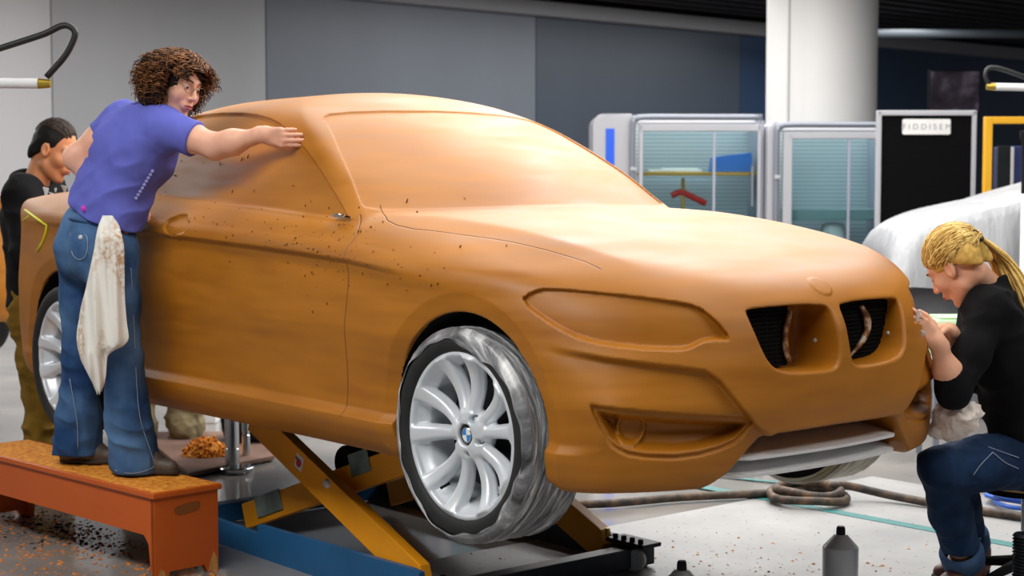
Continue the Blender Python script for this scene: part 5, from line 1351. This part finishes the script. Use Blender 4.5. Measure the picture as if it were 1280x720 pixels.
# stool
sc_ = px(1290, 600, 5.66); stool = thing('work_stool', 'low round stool with a pale wooden seat under the seated person', 'stool', (sc_[0], sc_[1], .006))
zt = .395
B().lathe([(0, zt), (.150, zt), (.165, zt - .006), (.170, zt - .016), (.165, zt - .026), (0, zt - .026)], seg=48).done('seat', M('stool_birch', (214, 168, 92), .45).vary(10, .1, aniso=(.2, 1, 1)).m, stool, angle=40)
B().lathe([(0, zt - .026), (.158, zt - .026), (.150, zt - .05), (.06, zt - .065), (0, zt - .065)], seg=40).done('seat_pan', BLACK, stool, angle=40)
B().lathe([(.024, .05), (.024, .20), (.018, .205), (.018, zt - .06)], seg=24).done('column', STEEL, stool, angle=40)
for k in range(5):
    a = 2 * PI * k / 5 + .9
    l = B().tube([(0, 0, .095), (.11 * math.cos(a), .11 * math.sin(a), .08), (.235 * math.cos(a), .235 * math.sin(a), .06)], [.022, .018, .013], 10).done('leg', BLACK, stool, smooth=True)
    B().lathe([(0, -.012), (.022, -.012), (.026, -.008), (.026, .008), (.022, .012), (0, .012)], (.235 * math.cos(a), .235 * math.sin(a), .028), 20, (PI / 2, 0, a)).done('caster_wheel', BLACK, l, smooth=True)
# ---------------------------------------------------------------- man in the black hoodie behind the tail
SK3 = skin('skin_tan', (214, 146, 104))
def man():
    CR = V3(list(RT)); CFW = V3(list(FW)); UP = np.array([0, 0, 1.]); D = 8.05
    hc = px(70, 185, D); sc = 1.12; R = frame(CR * .86 - CFW * .22 - UP * .42, UP * .90 + CR * .40)
    neck0 = px(45, 222, D); R_sh, L_sh = px(26, 238, D - .17), px(62, 232, D + .20); chest = px(45, 268, D); pel = px(46, 372, D + .02)
    R_el, L_el = px(30, 312, D - .22), px(92, 292, D + .2); R_wr, L_wr = px(88, 300, D - .30), px(120, 280, D + .05)
    R_hip, L_hip = px(44, 388, D - .09), px(50, 386, D + .10); R_kn, L_kn = px(48, 500, D - .10), px(66, 490, D + .22); R_an, L_an = px(44, 575, D - .10), px(64, 570, D + .24)
    for a in (R_an, L_an): a[2] = .10
    hg = head_grp(hc, R, sc, True); nk = Grp(.03); nk.cone(hc + R @ V3((0, -.03, -.06)) * sc, neck0 - UP * .03, .058, .066)
    side = (R_sh - L_sh) / np.linalg.norm(R_sh - L_sh)
    def torso(o):
        g = Grp(.07)
        for a in (1, -1): g.cone(chest + side * a * .085, pel + side * a * .07, .112 + o, .105 + o)
        g.cone(R_sh - side * .03, chest + side * .07, .07 + o, .10 + o); g.cone(L_sh + side * .03, chest - side * .07, .07 + o, .10 + o); g.cone(R_sh - side * .03, L_sh + side * .03, .062 + o, .062 + o); return g
    ar, al = Grp(.03), Grp(.03); ar.chain([R_sh, R_el, R_wr], [.058, .045, .03]); al.chain([L_sh, L_el, L_wr], [.058, .045, .03])
    hr = hand_grp(R_wr, CR, UP, 1.05, left=False); hl = hand_grp(L_wr, CR, UP, 1.05, left=True)
    lg = Grp(.03)
    for a, b, c in ((R_hip, R_kn, R_an), (L_hip, L_kn, L_an)): lg.chain([a, b, c], [.09, .06, .045])
    gs = [hg, nk, torso(-.012), ar, al, hr, hl, lg]; body = mesh_groups('person', union(gs, .018), gs, .0055, SK3)
    tag(body, 'dark-haired man in a black hoodie looking down behind the tail of the clay car', 'person')
    head_parts(body, hc, R, sc, lip=(176, 96, 80), brow=(40, 28, 22))
    tg = torso(.016); s1, s2 = Grp(.03), Grp(.03); s1.chain([R_sh, R_el, R_el * .2 + R_wr * .8], [.074, .062, .05]); s2.chain([L_sh, L_el, L_el * .2 + L_wr * .8], [.074, .062, .05])
    hd = Grp(.03)
    for k in range(7):
        a = PI * (.5 + k / 6); hd.cone(neck0 + side * .085 * math.cos(a) * 1 - CR * .02 + UP * .005 * k * (6 - k) / 3 + CFW * 0 + (-CR) * .055 * abs(math.sin(a)), neck0 + side * .07 * math.cos(a + .3) - CR * .07 * abs(math.sin(a + .3)), .040, .036)
    ncut = neck0 + UP * .045 + CR * .03
    def FS(x, y, z):
        d = smin(smin(smin(tg(x, y, z), s1(x, y, z), .04), s2(x, y, z), .04), hd(x, y, z), .02) - folds((x, y, z), .008, 8, 8, 11, 21)
        d = smax(d, pel[2] - .03 - z, .008); return smax(d, -(np.sqrt((x - ncut[0])**2 + (y - ncut[1])**2 + (z - ncut[2])**2) - .078), .01)
    so = mesh_groups('hoodie', FS, [tg, s1, s2, hd], .007, knit('black_fleece', (24, 25, 28), .9, .2), body)
    cam = VIEW; W_ = mat('print_white', (214, 214, 214), .8)
    for x, y, w, h in ((57, 236, .030, .05), (64, 239, .04, .022), (80, 232, .03, .035), (86, 230, .012, .028), (70, 234, .012, .03)):
        q = px(x, y, 6.9); dr = (q - cam) / np.linalg.norm(q - cam)
        for _ in range(160):
            v = float(FS(*[np.array([c_]) for c_ in q])[0])
            if v < .001: break
            q = q + dr * max(v * .6, .001)
        else: continue
        B().box((0, 0, 0), (w, h, .006), .002).done('chest_print', W_, so).matrix_basis = Matrix.Translation(q) @ Matrix(np.stack([CR, UP, -CFW], 1).tolist()).to_4x4() @ Matrix.Rotation(-.3, 4, 'Z')
    j1, j2 = Grp(.03), Grp(.03); jg = Grp(.05)
    for a in (1, -1): jg.cone(pel + side * a * .07 + UP * .02, pel + side * a * .08 - UP * .08, .115, .12)
    for g, a, b, c in ((j1, R_hip, R_kn, R_an), (j2, L_hip, L_kn, L_an)): g.chain([a, (a + b) / 2, b, c - UP * .07], [.11, .095, .082, .082])
    FJ = lambda x, y, z: smax(smin(jg(x, y, z), smin(j1(x, y, z), j2(x, y, z), .006), .04) - folds((x, y, z), .014, 9, 9, 15, 31), .035 - z, .006)
    mesh_groups('trousers', FJ, [jg, j1, j2], .007, knit('olive_cotton', (128, 98, 34), .85, .2), body)
    for an in (R_an, L_an):
        h = np.array([an[0], an[1], .004]) - CR * .06; shoe('shoe', h, h + CR * .28, UP, mat('work_shoe', (40, 36, 34), .6), BLACK, body)
    HL = Curve([(-.2, -.085), (-.09, -.080), (-.05, -.045), (-.02, -.004), (.0, .030), (.012, .005), (.026, .002), (.034, .040), (.06, .072), (.2, .085)])
    def Hc(x, y, z):
        p = np.stack([x - hc[0], y - hc[1], z - hc[2]], -1) @ R / sc; X = np.abs(p[:, 0])
        d = d_ell(X, p[:, 1], p[:, 2], (0, -.020, .048), (.080, .098, .096)); d = smin(d, d_ell(X, p[:, 1], p[:, 2], (.030, -.068, -.025), (.040, .032, .052)), .02)
        hl = HL(p[:, 1]) + .030 * sstep(.03, .06, p[:, 1]) * sstep(.02, .05, X)
        return (smax(d, hl - p[:, 2], .008) - .003 * vnoise(p[:, 0] * 70, p[:, 1] * 18, p[:, 2] * 40)) * sc
    g = Grp(); g.fn(Hc, hc - .2, hc + .2); HM = hair_mat('dark_hair', (16, 13, 12), (36, 28, 23), (70, 54, 44)); hair = mesh_groups('hair', lambda x, y, z: g(x, y, z), [g], .006, HM, body, lip=1.8)
    def swept(rg):
        th = (rg.random() - .5) * 2.6; out = []; L = .5 + .5 * rg.random(); t0 = rg.random() * .45; c0 = np.array([0, -.020, .048]); rad = np.array([.080, .098, .096])
        for i in range(10):
            t = t0 + (1 - t0) * L * i / 9; a = .62 + t * 2.55; v = np.array([math.sin(th * .75) * (.35 + .75 * math.sin(a)), math.cos(a), math.sin(a) * math.cos(th * .75)]); v /= np.linalg.norm(v)
            out.append(hc + R @ ((c0 + v * rad * (1.01 + .03 * rg.random() ** 3)) * sc))
        return out
    strand_mesh('hair_strands', strands(420, swept, .0022), HM, hair)
man()
# ---------------------------------------------------------------- two people crouching beyond the car, seen under the sill
def croucher(c, face, label, skin_, top_col, leg_mat, shoe_col):
    UP = np.array([0, 0, 1.]); f = V3(face) / np.linalg.norm(face); s = np.cross(f, UP); c = V3(c); P = lambda a, b, h: c + f * a + s * b + UP * h
    hc = P(.20, 0, 1.06); R = frame(f - UP * .4, UP); hg = head_grp(hc, R, .98, True); neck0 = P(.13, 0, .90); chest = P(.10, 0, .74); pel = P(-.12, 0, .40)
    nk = Grp(.03); nk.cone(hc - UP * .06, neck0, .055, .06)
    def torso(o):
        g = Grp(.07)
        for a in (1, -1): g.cone(chest + s * a * .09, pel + s * a * .07, .105 + o, .115 + o); g.cone(neck0 + s * a * .15 - UP * .04, chest + s * a * .07, .06 + o, .09 + o)
        return g
    ar = Grp(.03); hs = []
    for a in (1, -1):
        sh = neck0 + s * a * .17 - UP * .05; el = P(.25, a * .22, .62); wr = P(.46, a * .12, .66); ar.chain([sh, el, wr], [.055, .044, .03]); hs.append(hand_grp(wr, f, UP, 1.0, left=a < 0))
    pel = P(-.04, 0, .50); kn = [P(.10, .13, .085), P(.06, -.14, .085)]; an = [P(-.32, .12, .085), P(-.36, -.13, .085)]
    lg = Grp(.03)
    for a, k, q in zip((1, -1), kn, an): lg.chain([pel + s * a * .09, k, q], [.09, .06, .045])
    gs = [hg, nk, torso(-.012), ar, lg] + hs; body = mesh_groups('person', union(gs, .018), gs, .008, skin_); tag(body, label, 'person')
    head_parts(body, hc, R, .98)
    tg = torso(.014); sl = Grp(.03)
    for a in (1, -1): sl.chain([neck0 + s * a * .17 - UP * .05, P(.25, a * .22, .62), P(.40, a * .15, .648)], [.07, .058, .046])
    FS = lambda x, y, z: smax(smin(tg(x, y, z), sl(x, y, z), .03) - folds((x, y, z), .008, 9, 9, 12, 2), np.sqrt((x - neck0[0])**2 + (y - neck0[1])**2 + (z - neck0[2] - .05)**2) * -1 + .075, .008)
    mesh_groups('work_shirt', FS, [tg, sl], .010, knit('work_shirt_cloth', top_col), body)
    jg = Grp(.04); jg.cone(pel + s * .06, pel - s * .06, .12, .12)
    for a, k, q in zip((1, -1), kn, an): jg.chain([pel + s * a * .09, k, q + (k - q) * .12], [.112, .084, .074])
    FJ = lambda x, y, z: smax(jg(x, y, z) - folds((x, y, z), .018, 8, 8, 10, 41) - folds((x, y, z), .006, 22, 22, 22, 3), .012 - z, .006)
    mesh_groups('trousers', FJ, [jg], .009, leg_mat, body)
    for q, dz in zip(an, (0, 0)):
        h = np.array([q[0], q[1], .004]) - f * .05; shoe('shoe', h, h + f * .27, UP, mat('shoe_dark', shoe_col, .6), BLACK, body)
    g = Grp(); g.fn(lambda x, y, z: smax(d_ell(*(np.stack([x - hc[0], y - hc[1], z - hc[2]], -1) @ R / .98).T, (0, -.02, .048), (.082, .10, .096)), .02 + .8 * np.clip((np.stack([x - hc[0], y - hc[1], z - hc[2]], -1) @ R)[:, 1], -.06, .2) - (np.stack([x - hc[0], y - hc[1], z - hc[2]], -1) @ R)[:, 2], .01), hc - .2, hc + .2)
    mesh_groups('hair', lambda x, y, z: g(x, y, z), [g], .009, hair_mat('brown_hair', (26, 20, 16), (50, 38, 28), (84, 64, 46)), body, lip=1.8)
a = gpos(8.95, (198 - 640) / 1993 * 8.95); croucher((a.x, a.y, 0), -np.array(list(FW)) + .2 * np.array(list(RT)), 'person kneeling in wrinkled khaki trousers beyond the clay tail', SK3, (90, 92, 84), knit('khaki_cotton', (150, 138, 106), .9, .3), (34, 32, 30))
a = gpos(8.82, (309 - 640) / 1993 * 8.82); g = Grp(.06); c0 = np.array([a.x, a.y, 0])
g.cone(c0 + V3((0, 0, .14)), c0 + V3((.02, .02, .30)), .15, .12); g.cone(c0 + V3((.08, .10, .12)), c0 + V3((.05, .05, .26)), .13, .09); g.cone(c0 + V3((-.05, -.02, .34)), c0 + V3((-.02, .0, .40)), .06, .035)
FB = lambda x, y, z: smax(g(x, y, z) - folds((x, y, z), .014, 9, 9, 9, 17) - folds((x, y, z), .004, 26, 26, 26, 4), .012 - z, .01)
tag(mesh_groups('cloth_sack', FB, [g], .009, knit('navy_sacking', (48, 58, 78), .85, .2), lip=1.8), 'bulging dark blue sack on the floor behind the polished posts', 'sack')
w = B(); w.box((0, 0, .24), (.17, .12, .48), .006); w.box((0, -.063, .40), (.08, .01, .03), .003)
o = w.done('white_bin', WHITE); o.location = gpos(9.7, (260 - 640) / 1993 * 9.9); o.rotation_euler = (0, 0, GRZ); tag(o, 'white bin on the floor between the kneeling person and the polished posts', 'bin')
# ---------------------------------------------------------------- second clay car and its lift at the left edge
c2_ = copy_tree(CAR); c2_.rotation_euler = (0, 0, PI); e = gpos(9.6, (20 - 640) / 1993 * 9.6); c2_.location = (e.x - 2.12, e.y - .72, .385)
c2_['label'] = 'another clay car further back, only its tail inside the left edge'
l2 = copy_tree(lift); l2.location = (c2_.location.x, c2_.location.y, 0); l2.rotation_euler = (0, 0, PI); l2['label'] = 'lift under the clay car that is cut by the left edge'
# yellow tape on the near rear corner
TAPE = mat('yellow_tape', (226, 222, 30), .5)
def tape(pts, w=.006):
    b = B(); P = []
    cam = VIEW - np.array([0, 0, LIFT])
    for x, y in pts:
        q = px(x, y, 5.5) - np.array([0, 0, LIFT]); dr = (q - cam) / np.linalg.norm(q - cam)
        for _ in range(200):
            v = float(car_F(*[np.array([c_]) for c_ in q])[0])
            if v < .0015: break
            q = q + dr * max(v * .5, .0008)
        else: continue
        P.append(q - dr * .003)
    if len(P) > 1:
        b.tube(P, w, 6); o = b.done('tape_strip', TAPE, CAR, smooth=True); o['label'] = 'bright yellow tape strip'
tape([(32, 258), (40, 264), (50, 271), (59, 277), (57, 288), (52, 300), (46, 310)]); tape([(24, 274), (30, 271), (36, 266)], .004); tape([(9, 342), (10, 352), (13, 366)], .005); tape([(9, 340), (11, 346)], .009)
